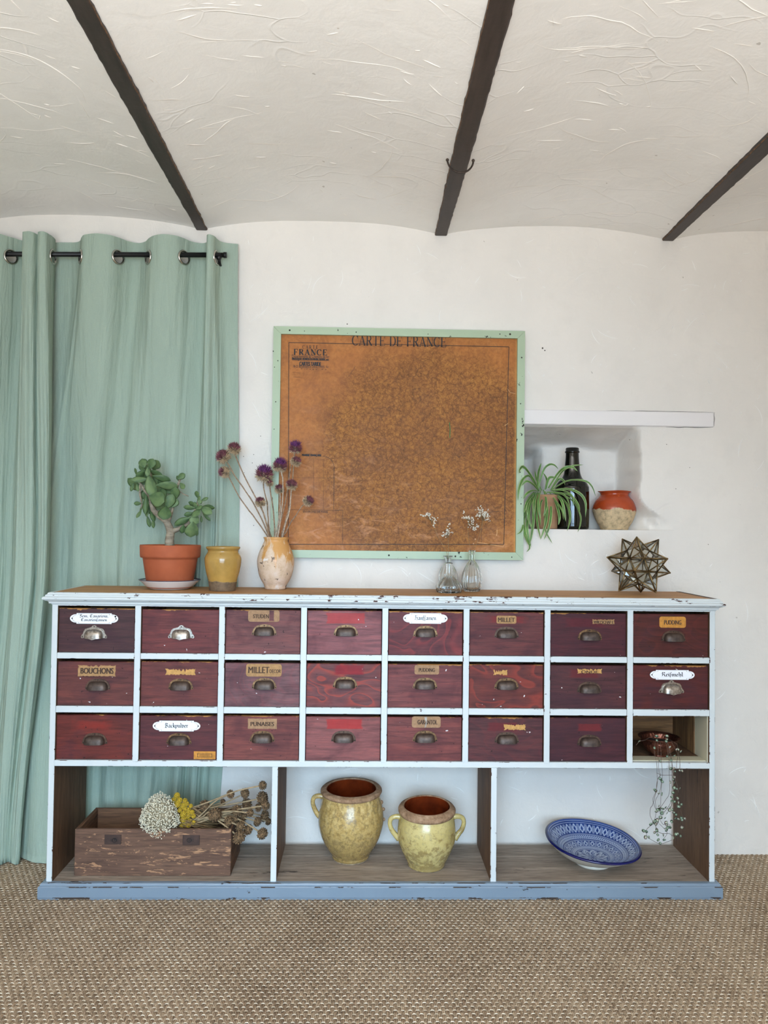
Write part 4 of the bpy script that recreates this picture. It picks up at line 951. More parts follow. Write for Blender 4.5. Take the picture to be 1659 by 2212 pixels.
def t3(txt, x0, x1, y0, y1, kind='s', bold=.0, fat=1.0, space=0.):
    p = T3(x0, y1); q = T3(x1, y0); cx, cz, w, h = (p.x+q.x)/2, (p.z+q.z)/2, abs(q.x-p.x), abs(q.z-p.z)
    if kind == 'serif': put_serif(ink, txt, cx, cz, w, h, yk, 0, space, fat)
    else: put_text(ink, txt, cx, cz, w, h, yk, 0, bold)
t3('CARTE DE FRANCE', 525, 1120, 111, 163, 'serif', space=.0, fat=1.)
t3('CARTE', 213, 318, 164, 184, 'serif', space=.35, fat=1.1); t3('FRANCE', 157, 374, 190, 222, 'serif', space=.14, fat=1.6)
t3('Départements & Chemins de fer', 147, 383, 225, 246); t3('BELGIQUE, BORDS DU RHIN, SUISSE, etc.', 150, 381, 245, 258, bold=.02)
t3('CARTES TARIDE', 195, 330, 268, 291, bold=.015); t3("18-20 Boulevard St Denis, PARIS, Xe", 155, 377, 290, 305); t3('T i r a g e   d e', 200, 365, 310, 316)
t3('MARINE FRANÇAISE', 212, 332, 848, 862, bold=.01); t3('ENVIRONS DE PARIS', 218, 372, 1204, 1215)
line3([(152, 335), (205, 337)], .0006); line3([(152, 348), (190, 349)], .0006); line3([(152, 362), (200, 363)], .0006)
for (a, b) in (((505, 360), (545, 295)), ((598, 345), (606, 395)), ((632, 318), (660, 360)), ((1100, 1010), (1100, 1012))): line3([a, b], .0008)
line3([(1138, 648), (1142, 690), (1140, 745)], .0028, 1); 
line3([(1486, 668), (1497, 660), (1506, 655)], .003, 2); line3([(1432, 1362), (1437, 1345), (1437, 1322)], .003, 2); line3([(1503, 435), (1520, 460), (1552, 466)], .0016, 2)
line3([(1310, 1400), (1475, 1430), (1485, 1415)], .002, 2)
M_gink = plain('green_pen', srgb(36, 110, 48), .6); M_tear = plain('torn_paper_edge', srgb(214, 166, 112), .8)
ink.build('printed_lettering', [M_ink, M_gink, M_tear], sheet)['label'] = 'black printed title, lettering and border lines'

# ================================================================== POTTERY HELPERS
def pxprof(u, y0, prof):
    """(r px, v px) -> (radius, z) for an upright turned pot whose axis stands at depth y0"""
    k = mpp(y0); return [(r*k, at(u, v, y0).z) for r, v in prof]
def pot(name, label, cat, u, y0, outer, inner, mats, z0, seg=48, part_name='body', mis=None, fn=None, group=None):
    x = at(u, outer[0][1], y0).x; root = thing(name, label, cat, (x, y0, z0), group)
    o = pxprof(u, y0, outer); b = o[0][1]; 
    o = [(r, z0+(z-b)) for r, z in o]; i_ = [(r, z0+(z-b)) for r, z in pxprof(u, y0, inner)] if inner else []
    MB().lathe(o+i_, (x, y0, 0), seg, fn=fn, mis=(mis+[max(mis)]*(len(o+i_)-1-len(mis))) if mis else None).build(part_name, mats, root)
    return root, x, o
def smooth_prof(P, n=4):
    Q = smooth_path([(r, v, 0) for r, v in P], (len(P)-1)*n+1); return [(max(q.x, 0), q.y) for q in Q]
TZ = TOPZ+.0004

# ------------------------------------------------------------------ on the cabinet top
# jade plant
t = NT('terracotta', .7, 0, .3); n1 = t.noise(9, detail=4); M_terra = t.fin(t.ramp(n1, [(.3, srgb(158, 80, 50)), (.6, srgb(176, 94, 60)), (.8, srgb(188, 112, 80))]), t.bump(t.noise(90), .15, .001))
M_soil = plain('dark_soil', srgb(60, 46, 36), .95, var=.4, scale=120, bumpd=.004)
t = NT('white_enamelware', .25, 0, .5); M_sauc = t.fin(t.ramp(t.noise(7), [(.3, srgb(226, 220, 214)), (.7, srgb(238, 234, 230))]))
M_rimdark = plain('dark_enamel_rim', srgb(74, 76, 92), .3)
JY = -.165
sau = thing('saucer', 'white enamel saucer with a dark rim under the terracotta pot', 'saucer', (at(367, 1260, JY).x, JY, TZ))
sx = ORG[sau.name].x
MB().lathe([(.068, TZ), (.072, TZ+.001), (.092, TZ+.014), (.108, TZ+.030), (.1155, TZ+.0345), (.1165, TZ+.037), (.1145, TZ+.0375), (.106, TZ+.0335), (.090, TZ+.018), (.070, TZ+.006), (.0, TZ+.006)], (sx, JY, 0), 56, mis=[0, 0, 0, 0, 1, 1, 1, 0, 0, 0]).build('dish', [M_sauc, M_rimdark], sau)
k = mpp(JY); jz = TZ+.0066
zr = lambda v: at(367, v, JY).z
jp = thing('jade_plant', 'jade plant with thick green leaves in a rimmed terracotta pot', 'plant', (sx, JY, jz))
zb, zt = jz, zr(1177)
sc_ = lambda v: zb+(zr(v)-zr(1252))*(zt-zb)/(zr(1177)-zr(1252))
MB().lathe([(46*k, zb), (47*k, zb+.001), (56.5*k, sc_(1203)), (57*k, sc_(1200)), (61.5*k, sc_(1199)), (62.5*k, sc_(1196)), (63.5*k, sc_(1179)), (63*k, sc_(1177)), (60*k, sc_(1177)), (58*k, sc_(1180)), (55*k, sc_(1190)), (0, sc_(1190))], (sx, JY, 0), 56).build('pot', M_terra, jp)
MB().lathe([(0, sc_(1181)), (40*k, sc_(1181.5)), (57*k, sc_(1183))][::-1], (sx, JY, 0), 32, cap=(False, False)).build('soil', M_soil, jp)
t = NT('grey_bark', .8); n1 = t.noise(30, t.map((1, 1, 3)), 4); M_bark = t.fin(t.ramp(n1, [(.3, srgb(112, 98, 82)), (.7, srgb(172, 158, 136))]), t.bump(n1, .5, .004))
J2 = lambda x, y, yy=JY: at(260+x/3.77, 930+y/3.77, yy)
mb = MB()
mb.tube(smooth_path([J2(402, 945), J2(400, 890), J2(408, 830), J2(392, 775), J2(365, 730), J2(310, 690), J2(265, 640), J2(250, 560), J2(245, 420), J2(235, 320)], 30), [.0175*(1-.75*(i/29)**.8)+.002 for i in range(30)], 9)
mb.tube(smooth_path([J2(405, 830), J2(440, 815), J2(490, 795), J2(545, 760), J2(600, 690), J2(625, 610), J2(640, 560)], 20), [.0095*(1-.6*i/19)+.001 for i in range(20)], 8)
mb.tube(smooth_path([J2(385, 760), J2(420, 660), J2(440, 540), J2(475, 430), J2(488, 395)], 14), [.006*(1-.6*i/13)+.001 for i in range(14)], 7)
mb.tube(smooth_path([J2(250, 560), J2(190, 480), J2(165, 430), J2(160, 520), J2(175, 590), J2(170, 640)], 14), [.004*(1-.5*i/13)+.001 for i in range(14)], 6)
mb.tube(smooth_path([J2(470, 480), J2(500, 510), J2(555, 535)], 6), .002, 5)
mb.build('trunk', M_bark, jp)
t = NT('jade_leaf_green', .5, 0, .3); n1 = t.noise(2.2, detail=2)
rnd_ = t.n('ObjectInfo').outputs['Random']
M_jade = t.fin(t.mix(rnd_, t.ramp(n1, [(.3, srgb(52, 78, 46)), (.7, srgb(84, 108, 64))]), t.ramp(n1, [(.3, srgb(78, 102, 72)), (.7, srgb(114, 136, 90))])))
def leaf_base(name, mat, wf=.5, th=.06, pw=.75, tip=1.5, bend=.08, ns=9, nr=8):
    """thick leaf along +x from 0 to 1, width +-wf in y"""
    mb = MB(); rows = []
    for i in range(ns):
        t = i/(ns-1); w_ = wf*(math.sin(PI*t**tip*.97+.03)**pw if t < .999 else .02)*(1 if t > .01 else .25)
        rows.append([(t, w_*math.cos(a), th*math.sin(a)*math.sin(PI*min(1, t*.92+.06))**.5+bend*(t*t)) for a in [2*PI*q/nr for q in range(nr+1)]])
    mb.grid(rows); me = bpy.data.meshes.new(name); me.from_pydata(mb.v, [], mb.f); me.materials.append(mat)
    me.polygons.foreach_set('use_smooth', [True]*len(mb.f)); return me
LJ = [leaf_base('jade_leaf', M_jade, .5, .07, .7, 1.3, b) for b in (.10, -.05, .18)]
def put_leaf(me, root, c, ang, L, Wd, roll, pitch=0, name='leaf'):
    """centre c, direction ang in the picture plane (0 right, 90 up), roll about its own axis, pitch towards the viewer"""
    a = math.radians(ang); X = Vector((math.cos(a)*math.cos(pitch), -math.sin(pitch), math.sin(a)*math.cos(pitch))).normalized()
    N = Vector((0, -1, 0)); N = (N-X*N.dot(X)).normalized(); N = Quaternion(X, roll) @ N; Y = N.cross(X)
    o = Vector(c)-X*L/2-ORG[root.name]
    M = Matrix(((X.x*L, Y.x*Wd, N.x*L*.8, o.x), (X.y*L, Y.y*Wd, N.y*L*.8, o.y), (X.z*L, Y.z*Wd, N.z*L*.8, o.z), (0, 0, 0, 1)))
    return inst(me, root, M, name)
JL = [(245,450,180,90,-80,-.03),(380,450,165,78,-3,-.03),(300,560,145,118,-20,-.05),(362,672,115,98,-95,-.05),(402,580,125,80,65,-.03),(447,512,115,70,80,-.01),(440,592,80,66,60,-.02),(335,388,140,55,-15,-.02),(207,600,155,44,-95,-.02),(218,650,115,40,-80,0),(262,690,112,42,-70,0),(160,400,130,48,185,-.02),(165,352,95,50,220,0),(185,266,82,68,110,-.02),(255,272,82,72,70,-.03),(180,312,75,48,140,0),(222,336,75,40,-90,-.04),(290,342,112,48,-15,-.01),(127,335,58,40,100,0),(97,460,72,30,-110,0),(140,462,72,28,-80,0),(142,594,62,32,180,-.01),(175,578,42,28,90,0),(155,680,74,48,-110,-.01),(172,632,62,24,-100,0),(230,742,92,32,-80,.01),(266,756,74,32,-95,0),(495,376,74,50,35,-.02),(472,392,52,34,120,0),(506,452,74,40,-50,-.02),(240,640,120,50,-60,.02),(330,610,110,70,200,.02),(300,480,110,70,160,.02),(350,520,100,70,100,.02),(410,490,90,60,20,.02),(285,420,90,60,60,.02),(240,380,90,60,120,.02),(200,520,90,60,-120,.02),
 (625,520,54,48,95,-.03),(640,556,50,34,60,-.03),(686,560,64,30,30,-.01),(720,620,112,44,0,-.01),(698,652,118,64,-30,-.04),(700,702,92,30,-45,0),(622,672,92,60,-125,-.05),(602,722,96,74,-100,-.05),(582,806,128,104,-100,-.06),(512,732,132,54,200,-.02),(478,748,84,44,215,-.01),(508,802,74,44,-105,-.04),(565,626,92,44,170,-.01),(590,600,76,44,150,0),(646,584,44,34,60,-.04),(626,830,54,24,-90,0),(660,720,56,20,-90,0),(612,612,60,40,110,-.03),(640,630,60,40,20,-.05),(560,680,80,40,190,.01),(540,770,70,40,-150,0)]
JL += [(rnd.gauss(270, 70), rnd.gauss(470, 110), rnd.uniform(70, 115), rnd.uniform(45, 75), rnd.uniform(0, 360), .02+.02*rnd.random()) for _ in range(16)]
for i, (x, y, L, Wd, ang, dy) in enumerate(JL):
    put_leaf(LJ[i % 3], jp, J2(x, y, JY+dy), ang, L/3.77*k*1.06, Wd/3.77*k*1.1, rnd.uniform(-.8, .8), rnd.uniform(-.3, .4))

# yellow jar
def glaze(name, top, base, line_z, rough_=.15, drip=.02, spot=None, band=None):
    """glazed above line_z (object space), bare clay below, with a wavy border"""
    t = NT(name, rough_, 0, .6); z = t.xyz()[2]; n1 = t.noise(18, t.map((1, 1, .4)), 4); n2 = t.noise(60, detail=5, rough=.7)
    f = t.ramp(t.math('ADD', t.math('SUBTRACT', z, line_z), t.math('MULTIPLY', t.math('SUBTRACT', n1, .5), drip)), [(.0, 0.), (.0015, 1.)])
    tc = t.ramp(t.noise(8, detail=5, rough=.65), [(.3, tuple(x*.72 for x in top[:3])+(1,)), (.55, top), (.8, tuple(min(1, x*1.15) for x in top[:3])+(1,))])
    if spot: tc = t.mix(t.ramp(n2, [(spot[1], 0.), (spot[1]+.03, 1.)]), tc, spot[0])
    bc = t.ramp(n2, [(.3, tuple(x*.5 for x in base[:3])+(1,)), (.5, base), (.75, tuple(min(1, x*1.3) for x in base[:3])+(1,))])
    return t.fin(t.mix(f, bc, tc), t.bump(t.noise(25, detail=3), .12, .003), t.ramp(f, [(0, .75), (1, rough_)]))
YY = -.215
M_yel = glaze('ochre_glaze', srgb(180, 142, 74), srgb(112, 90, 66), .034, .14, .02, (srgb(150, 108, 44), .66))
yj, x, _ = pot('glazed_jar', 'small ochre yellow glazed jar with a bare brown foot beside the jade plant', 'jar', 480.7, YY,
    smooth_prof([(27, 1277), (28, 1275), (30.5, 1256), (36, 1235), (39, 1212), (37.5, 1203), (33, 1195), (32.3, 1191), (35, 1187.5)])+[(36.2, 1185), (36, 1182.5), (34.5, 1181.8)], [(32.5, 1182.5), (30, 1189), (30.5, 1196), (35, 1206), (36, 1222), (27, 1268), (0, 1268)], M_yel, TZ)
# vase of thistles
t = NT('weathered_glaze', .5, 0, .4); z = t.xyz()[2]
n1 = t.noise(9, t.map((2.2, 2.2, .5)), 4, .6, .4); n2 = t.noise(24, detail=5, rough=.7)
c = t.ramp(n2, [(.3, srgb(196, 164, 132)), (.5, srgb(216, 190, 164)), (.7, srgb(226, 206, 190))])
dr_ = t.ramp(t.math('ADD', n1, t.math('MULTIPLY', t.math('SUBTRACT', z, .10), 2.2)), [(.60, 0.), (.66, 1.)])
c = t.mix(t.math('MULTIPLY', dr_, .85), c, srgb(200, 142, 68))
c = t.mix(t.ramp(t.noise(34, detail=4, dist=.5), [(.655, 0.), (.67, 1.)]), c, srgb(110, 90, 74))
c = t.mix(t.ramp(t.noise(16, detail=5), [(.62, 0.), (.66, 1.)]), c, srgb(226, 216, 208))
M_vase = t.fin(c, t.bump(n2, .25, .003), t.ramp(dr_, [(0, .6), (1, .25)]))
VY = -.115
vz, vx, vo = pot('vase', 'pale weathered pottery vase with ochre drips holding the thistles', 'vase', 594.7, VY,
    [(22, 1271), (23, 1269.5), (23.2, 1266)]+smooth_prof([(24.5, 1261.6), (34.5, 1243), (39.5, 1216.5), (37.5, 1198), (31, 1181), (26, 1170), (25, 1166)])+[(27, 1161.5), (27, 1159.5), (25.5, 1159)], [(23.5, 1160), (22.5, 1168), (36, 1210), (30, 1245), (0, 1262)], M_vase, TZ)
# dried thistles
M_stem = plain('dry_stem', srgb(160, 132, 106), .85, var=.25, scale=120); M_stemw = plain('woolly_stem', srgb(186, 168, 148), .9, var=.2, scale=160)
M_spk = [plain('thistle_'+n_, c_, .7, var=.35, scale=90) for n_, c_ in (('straw', srgb(196, 170, 136)), ('mauve', srgb(138, 82, 90)), ('violet', srgb(126, 66, 122)))]
# head centre, radius, axis angle, purple share, stem points, label
TH = [(925,150,52,80,.50,[(938,205),(1025,400),(1110,560),(1175,700),(1210,860)],'dried thistle, topmost of the three fanning out over the curtain edge'),
 (840,215,58,130,.55,[(875,270),(960,410),(1070,570),(1150,720),(1208,860)],'dried thistle, middle of the three leaning towards the jade plant'),
 (850,340,48,170,.35,[(888,385),(960,530),(1040,640),(1130,760),(1196,858)],'dried thistle, lowest of the three leaning towards the jade plant'),
 (1172,360,70,85,.72,[(1165,445),(1195,600),(1205,740),(1216,860)],'biggest purple thistle head, in front of the map frame edge'),
 (1300,290,58,80,.78,[(1318,365),(1325,500),(1310,680),(1285,860)],'purple thistle next to the biggest head, on a woolly stem'),
 (1425,145,52,85,.95,[(1415,215),(1380,340),(1350,560),(1300,760),(1276,860)],'tallest thistle with a vivid violet crown against the map'),
 (1428,255,44,60,.4,[(1410,300),(1395,480),(1370,640),(1325,800),(1312,860)],'faded thistle head directly under the vivid violet one'),
 (1140,585,42,100,.35,[(1152,635),(1185,740),(1226,860)],'small straw coloured thistle low in front of the white wall'),
 (1395,445,46,85,.6,[(1392,500),(1378,640),(1340,780),(1322,860)],'thistle with purple tuft half way up in front of the map'),
 (1295,480,40,95,.35,[(1300,530),(1300,640),(1285,760),(1262,860)],'pale thistle half hidden between the woolly stems'),
 (1528,575,45,30,.4,[(1478,620),(1430,690),(1390,745),(1345,830),(1326,860)],'thistle leaning out alone furthest across the map'),
 (1215,430,30,95,.5,[(1218,470),(1240,620),(1255,760),(1258,862)],'slim thistle bud hidden behind the biggest purple head')]
KV = mpp(VY)
for i, (hx, hy, hr, ang, pur, st, label) in enumerate(TH):
    yy = VY+rnd.uniform(-.03, .03); hc = J2(hx, hy, yy); root = thing('dried_thistle', label, 'thistle', hc, 'dried thistles in the pottery vase')
    P = [J2(a, b, yy+(VY+(i % 4-1.5)*.012-yy)*(j+1)/len(st)) for j, (a, b) in enumerate(st)]
    low = P[-1]+Vector(((vx-P[-1].x)*.3, (VY-P[-1].y)*.5, -.045))
    pth = smooth_path([hc]+P+[low], 22); mb = MB(); mb.tube([p+Vector((rnd.gauss(0, .0006), 0, rnd.gauss(0, .0006))) for p in pth], [.0021+.0007*j/21+rnd.uniform(0, .0005) for j in range(22)], 6)
    if i in (4, 8, 9):
        for q in pth[4:19]:
            for _ in range(2):
                d_ = Vector((rnd.uniform(-1, 1), rnd.uniform(-1, 1), rnd.uniform(-.3, 1))); mb.tube([q, q+d_*.006], [.0016, .0005], 4)
    mb.build('stem', M_stemw if i in (4, 8, 9) else M_stem, root)
    r = hr/3.77*KV*1.22; a = math.radians(ang); ax = Vector((math.cos(a), -.35, math.sin(a))).normalized()
    mb = MB(); mb.ball(hc, r*.55, 12, 8, 0)
    N = 230
    for q in range(N):
        zz = 1-2*(q+.5)/N; ph = q*2.39996; d_ = Vector((math.sqrt(1-zz*zz)*math.cos(ph), math.sqrt(1-zz*zz)*math.sin(ph), zz))
        up = d_.dot(ax); bare = up < -.86
        if bare: continue
        m = 2 if (up > .55 and pur > .6) else 1 if up > 1-1.6*pur+rnd.uniform(-.25, .25) else 0
        Ls = r*(rnd.uniform(.86, 1.08)+(.22*pur if m == 2 else 0)); d2 = (d_+ax*.35).normalized() if up > -.2 else (d_+ax*.2).normalized()
        t1 = d2.orthogonal().normalized(); t2 = d2.cross(t1); b0 = hc+d_*r*.5; w_ = r*.085
        mb.add([b0+t1*w_, b0+t2*w_-t1*w_*.5, b0-t2*w_-t1*w_*.5, hc+d_*r*.45+d2*(Ls-r*.45)], [[0, 1, 3], [1, 2, 3], [2, 0, 3]], m)
    mb.build('flower_head', M_spk, root)

# ribbed clear glass bottles with gypsophila
t = NT('clear_glass', .02); t.b.inputs['Transmission Weight'].default_value = 1; t.b.inputs['IOR'].default_value = 1.45; M_glass = t.fin((.97, .99, .985, 1))
def glass(name, label, u, y0, prof, ribs, th=2.2, seg=96):
    k = mpp(y0); x = at(u, prof[0][1], y0).x; P = smooth_prof(prof, 4); b = at(u, P[0][1], y0).z
    o = [(r*k, TZ+(at(u, v, y0).z-b)) for r, v in P]; top = o[-1]; 
    inn = [(max(.001, r-th*k), z) for r, z in o[::-1] if z > TZ+.006]; inn = [(inn[0][0], inn[0][1])]+inn[1:]+[(0.0005, TZ+.006)]
    root = thing(name, label, 'bottle', (x, y0, TZ), 'small clear glass bottles on the cabinet')
    zmax = o[-1][1]
    def fn(r, z, a):
        h_ = (z-TZ)/(zmax-TZ); rib = ribs[1]*(.5+.5*math.cos(ribs[0]*a))**1.0*soft(h_*8)*(1-soft((h_-ribs[2])/.15))
        return (r*(1-rib), z)
    MB().lathe([(0.0005, TZ+.0002)]+o+inn, (x, y0, 0), seg, fn=fn).build('bottle_body', M_glass, root)
    return x
G5 = lambda x, y, yy: at(860+x/5.53, 1060+y/5.53, yy)
g1 = glass('glass_bottle', 'clear glass bottle with a flared mouth standing behind the squat one', 967, -.10, [(18, 1270), (19.5, 1268), (20, 1255), (21, 1240), (20.5, 1232), (14, 1219), (6.2, 1211), (5.6, 1206), (6.5, 1201), (10.5, 1195.5)], (10, .06, .6))
g2 = glass('glass_bottle', 'squat clear glass bottle with a wide ribbed base and straight neck', 969.8, -.205, [(23, 1278.5), (27, 1276), (29, 1268), (27.5, 1262), (20, 1253), (11, 1245), (7.6, 1237), (7.2, 1226), (7.4, 1214)], (12, .10, .5))
g3 = glass('glass_bottle', 'ribbed pear shaped clear glass bottle with two sprigs beside the flared one', 1019, -.135, [(15, 1276), (17, 1274.5), (21.5, 1262), (22.6, 1250), (20, 1234), (13, 1219), (6.5, 1209.5), (5.5, 1205), (5.3, 1195), (8.8, 1187.5)], (18, .09, .62))
M_gyp = plain('gypsophila_floret', srgb(244, 238, 224), .9, var=.15, scale=300); M_gst = plain('gypsophila_stem', srgb(150, 122, 84), .85)
M_bud = plain('dry_bud', srgb(206, 160, 120), .8)
def floret(mb, c, r, m=0):
    for q in range(3):
        mb.ball(c+Vector((rnd.gauss(0, r*.5), rnd.gauss(0, r*.5), rnd.gauss(0, r*.5))), r*rnd.uniform(.6, .9), 5, 3, m)
GS = [([(300, 300), (340, 285), (375, 300), (410, 330), (435, 355), (425, 400)], 34, [(375, 330), (430, 430), (475, 545), (540, 660), (585, 760)], -.10, 592, 46, 'dry gypsophila sprig leaning far over from the flared bottle'),
 ([(545, 530), (560, 490), (590, 460), (610, 420), (625, 500), (600, 500), (580, 520)], 24, [(590, 510), (600, 620), (598, 760)], -.10, 592, 44, 'short upright gypsophila sprig in the flared bottle'),
 ([(770, 265), (800, 310), (840, 330), (885, 345), (880, 375), (860, 430), (905, 450), (945, 430)], 22, [(840, 340), (830, 440), (845, 580), (868, 740)], -.135, 882, 60, 'gypsophila sprig in the pear shaped bottle, on its curtain side'),
 ([(975, 225), (1010, 250), (1050, 265), (970, 290), (1020, 310), (1060, 320), (1040, 290)], 30, [(1020, 320), (1000, 430), (950, 600), (900, 740)], -.135, 882, 84, 'densest gypsophila sprig, standing highest in the pear shaped bottle')]
for (cl, sp, st, yy, cx_, nfl, label) in GS:
    P = [G5(a, b, yy) for a, b in st]; root = thing('gypsophila_sprig', label, 'flower', P[-1], 'gypsophila sprigs in the glass bottles')
    mb = MB(); P.append(P[-1]+Vector((0, 0, -.05))); mb.tube(smooth_path(P, 18), .0008, 5); fb = MB()
    for q in range(nfl):
        a, b = rnd.choice(cl); c_ = G5(rnd.gauss(a, sp*.62), rnd.gauss(b, sp*.62), yy+rnd.gauss(0, .008)); floret(fb, c_, .0025)
        mb.tube([c_, c_.lerp(P[0], .5)+Vector((0, 0, -.003)), P[0].lerp(P[1], rnd.uniform(0, .5))], .00035, 3)
    if cx_ == 882 and nfl == 84: fb.ball(G5(922, 580, yy), .0035, 8, 6, 1); mb.tube([G5(922, 590, yy), G5(905, 640, yy), G5(890, 720, yy)], .0006, 4); fb.ball(G5(900, 632, yy), .0028, 6, 4, 1)
    mb.build('stem', M_gst, root); tag(fb.build('floret', [M_gyp, M_bud], root), kind='stuff')

# glass star lantern: small stellated dodecahedron
SY = -.19; sr = .1301; sc = Vector((1.0714, SY, 1.1877))
phi = (1+5**.5)/2
iv = [Vector(v).normalized() for v in [(0, s1, s2*phi) for s1 in (1, -1) for s2 in (1, -1)]+[(s1, s2*phi, 0) for s1 in (1, -1) for s2 in (1, -1)]+[(s2*phi, 0, s1) for s1 in (1, -1) for s2 in (1, -1)]]
RS = Matrix(((.32372, .94398, .06413), (-.04625, .08349, -.99543), (-.94502, .31928, .07069)))   # one spike towards the room
iv = [RS @ v for v in iv]
tips = [v*sr for v in iv]; low = min(v.z for v in tips); sc.z = TZ-low+.0035
star = thing('star_lantern', 'many pointed star lantern of clear glass panes in brass strips', 'lantern', (sc.x, sc.y, TZ))
dod = []
for a in range(12):
    for b in range(a+1, 12):
        for c_ in range(b+1, 12):
            if iv[a].dot(iv[b]) > .3 and iv[b].dot(iv[c_]) > .3 and iv[a].dot(iv[c_]) > .3: dod.append(((a, b, c_), (iv[a]+iv[b]+iv[c_]).normalized()))
# inner vertex radius: pentagram crossing, measured along the 3-fold axis
rin = sr*.5628
D_ = [(s_, d_*rin) for s_, d_ in dod]
t = NT('antique_brass', .32, .9); M_brass = t.fin(t.ramp(t.noise(30, detail=4), [(.3, srgb(84, 68, 48)), (.6, srgb(148, 124, 84)), (.8, srgb(196, 172, 124))]))
t = NT('thin_pane_glass', .03); fr = t.n('LayerWeight', Blend=.22).outputs[0]; gl = t.n('BsdfGlossy', Color=(.95, .97, 1, 1), Roughness=.04); tr = t.n('BsdfTransparent', Color=(.84, .86, .84, 1))
ms = t.n('MixShader'); t.put(ms.inputs[0], t.math('ADD', t.math('MULTIPLY', fr, .8), .04, clamp=True)); t.put(ms.inputs[1], tr); t.put(ms.inputs[2], gl); t.put(t.out.inputs[0], ms); M_pane = t.m
mb = MB(); seen = set()
for s_, d_ in D_:
    for a in s_: mb.tube([sc+tips[a]*.995, sc+d_], .0027, 5)
for i in range(len(D_)):
    for j in range(i+1, len(D_)):
        if len(set(D_[i][0]) & set(D_[j][0])) == 2: mb.tube([sc+D_[i][1], sc+D_[j][1]], .0027, 5)
for v in tips: mb.ball(sc+v*.985, .0042, 6, 4)
mb.build('brass_frame', M_brass, star)
pm = None
for a in range(12):
    base = [d_ for s_, d_ in D_ if a in s_]
    for i in range(5):
        for j in range(i+1, 5):
            sh = [set(s_) for s_, d_ in D_ if a in s_]
            if len(sh[i] & sh[j]) != 2: continue
            T_ = tips[a]; p, q = base[i], base[j]
            if (p-T_).cross(q-T_).dot(T_+p+q) < 0: p, q = q, p
            m = (p+q)/2; X = (T_-m); Y = (q-p); N = X.cross(Y).normalized()
            M = Matrix(((X.x, Y.x, N.x, sc.x+m.x-star.location.x), (X.y, Y.y, N.y, sc.y+m.y-star.location.y), (X.z, Y.z, N.z, sc.z+m.z-star.location.z), (0, 0, 0, 1)))
            if pm is None:
                pm = bpy.data.meshes.new('glass_pane'); pm.from_pydata([(.01, -.47, .0), (.01, .47, .0), (.95, 0, .0)], [], [[0, 1, 2]]); pm.materials.append(M_pane)
            inst(pm, star, M, 'glass_pane')
# ================================================================== IN THE NICHE
NZ = SILL+.0008
# dark bottle
t = NT('dark_bottle_glass', .06, 0, .6); M_bot = t.fin(srgb(10, 12, 8))
pot('wine_bottle', 'tall near black glass bottle standing in the niche', 'bottle', 1235, .085,
    [(33, 1143.5), (35.5, 1141.5), (36.2, 1137)]+smooth_prof([(36.5, 1120), (36.5, 1060), (35, 1050), (30, 1041), (22, 1033), (17.5, 1022), (16, 1008), (14.4, 990), (14, 980)], 4)+[(14, 979), (15.6, 978.5), (15.8, 975.5), (14.4, 975), (14.2, 969), (13, 967.8)], [(11.5, 968.5), (11.5, 980), (11, 1000), (0, 1000)], M_bot, NZ, 56)
# two-tone jar
M_orj = glaze('orange_and_bare_clay', srgb(176, 70, 32), srgb(200, 176, 138), .0845, .16, .05, (srgb(214, 96, 44), .64))
pot('glazed_jar', 'round jar glazed orange above bare cream clay, alone at the niche end', 'jar', 1326.9, .095,
    [(28, 1145), (29, 1144)]+smooth_prof([(30.5, 1139), (39, 1124.6), (45.5, 1106), (45.5, 1096), (40, 1083), (32, 1073.5), (29.5, 1069.5)])+[(31.5, 1065), (35.2, 1062.8), (35, 1061.8)], [(32, 1063), (27.5, 1069), (38, 1085), (42, 1103), (26, 1140), (0, 1140)], M_orj, NZ,
    fn=lambda r, z, a: (r*(1+.012*math.sin(2*a+1)+.008*math.sin(5*a)), z+.0012*math.sin(3*a)))
# spider plant
t = NT('buff_terracotta', .75, 0, .3); M_buff = t.fin(t.ramp(t.noise(12, detail=4), [(.3, srgb(150, 112, 82)), (.7, srgb(184, 144, 110))]), t.bump(t.noise(70), .15, .001))
SPY = .062
sp, spx, so = pot('spider_plant', 'spider plant with striped drooping leaves in a buff clay pot in the niche', 'plant', 1180, SPY,
    [(22, 1143), (23.5, 1141.5), (24, 1120), (25.4, 1095), (26, 1078), (26, 1070), (24, 1069.5)], [(23, 1072), (22.5, 1078), (0, 1078)], M_buff, NZ, part_name='pot')
zs0 = so[-1][1]
MB().lathe([(22.5*mpp(SPY), zs0-.008), (12*mpp(SPY), zs0-.004), (0, zs0-.003)], (spx, SPY, 0), 24).build('soil', M_soil, sp)
M_sg = [plain('spider_leaf_edge', srgb(170, 188, 120), .5, var=.12), plain('spider_leaf_green', srgb(82, 124, 58), .45, var=.25, scale=25)]
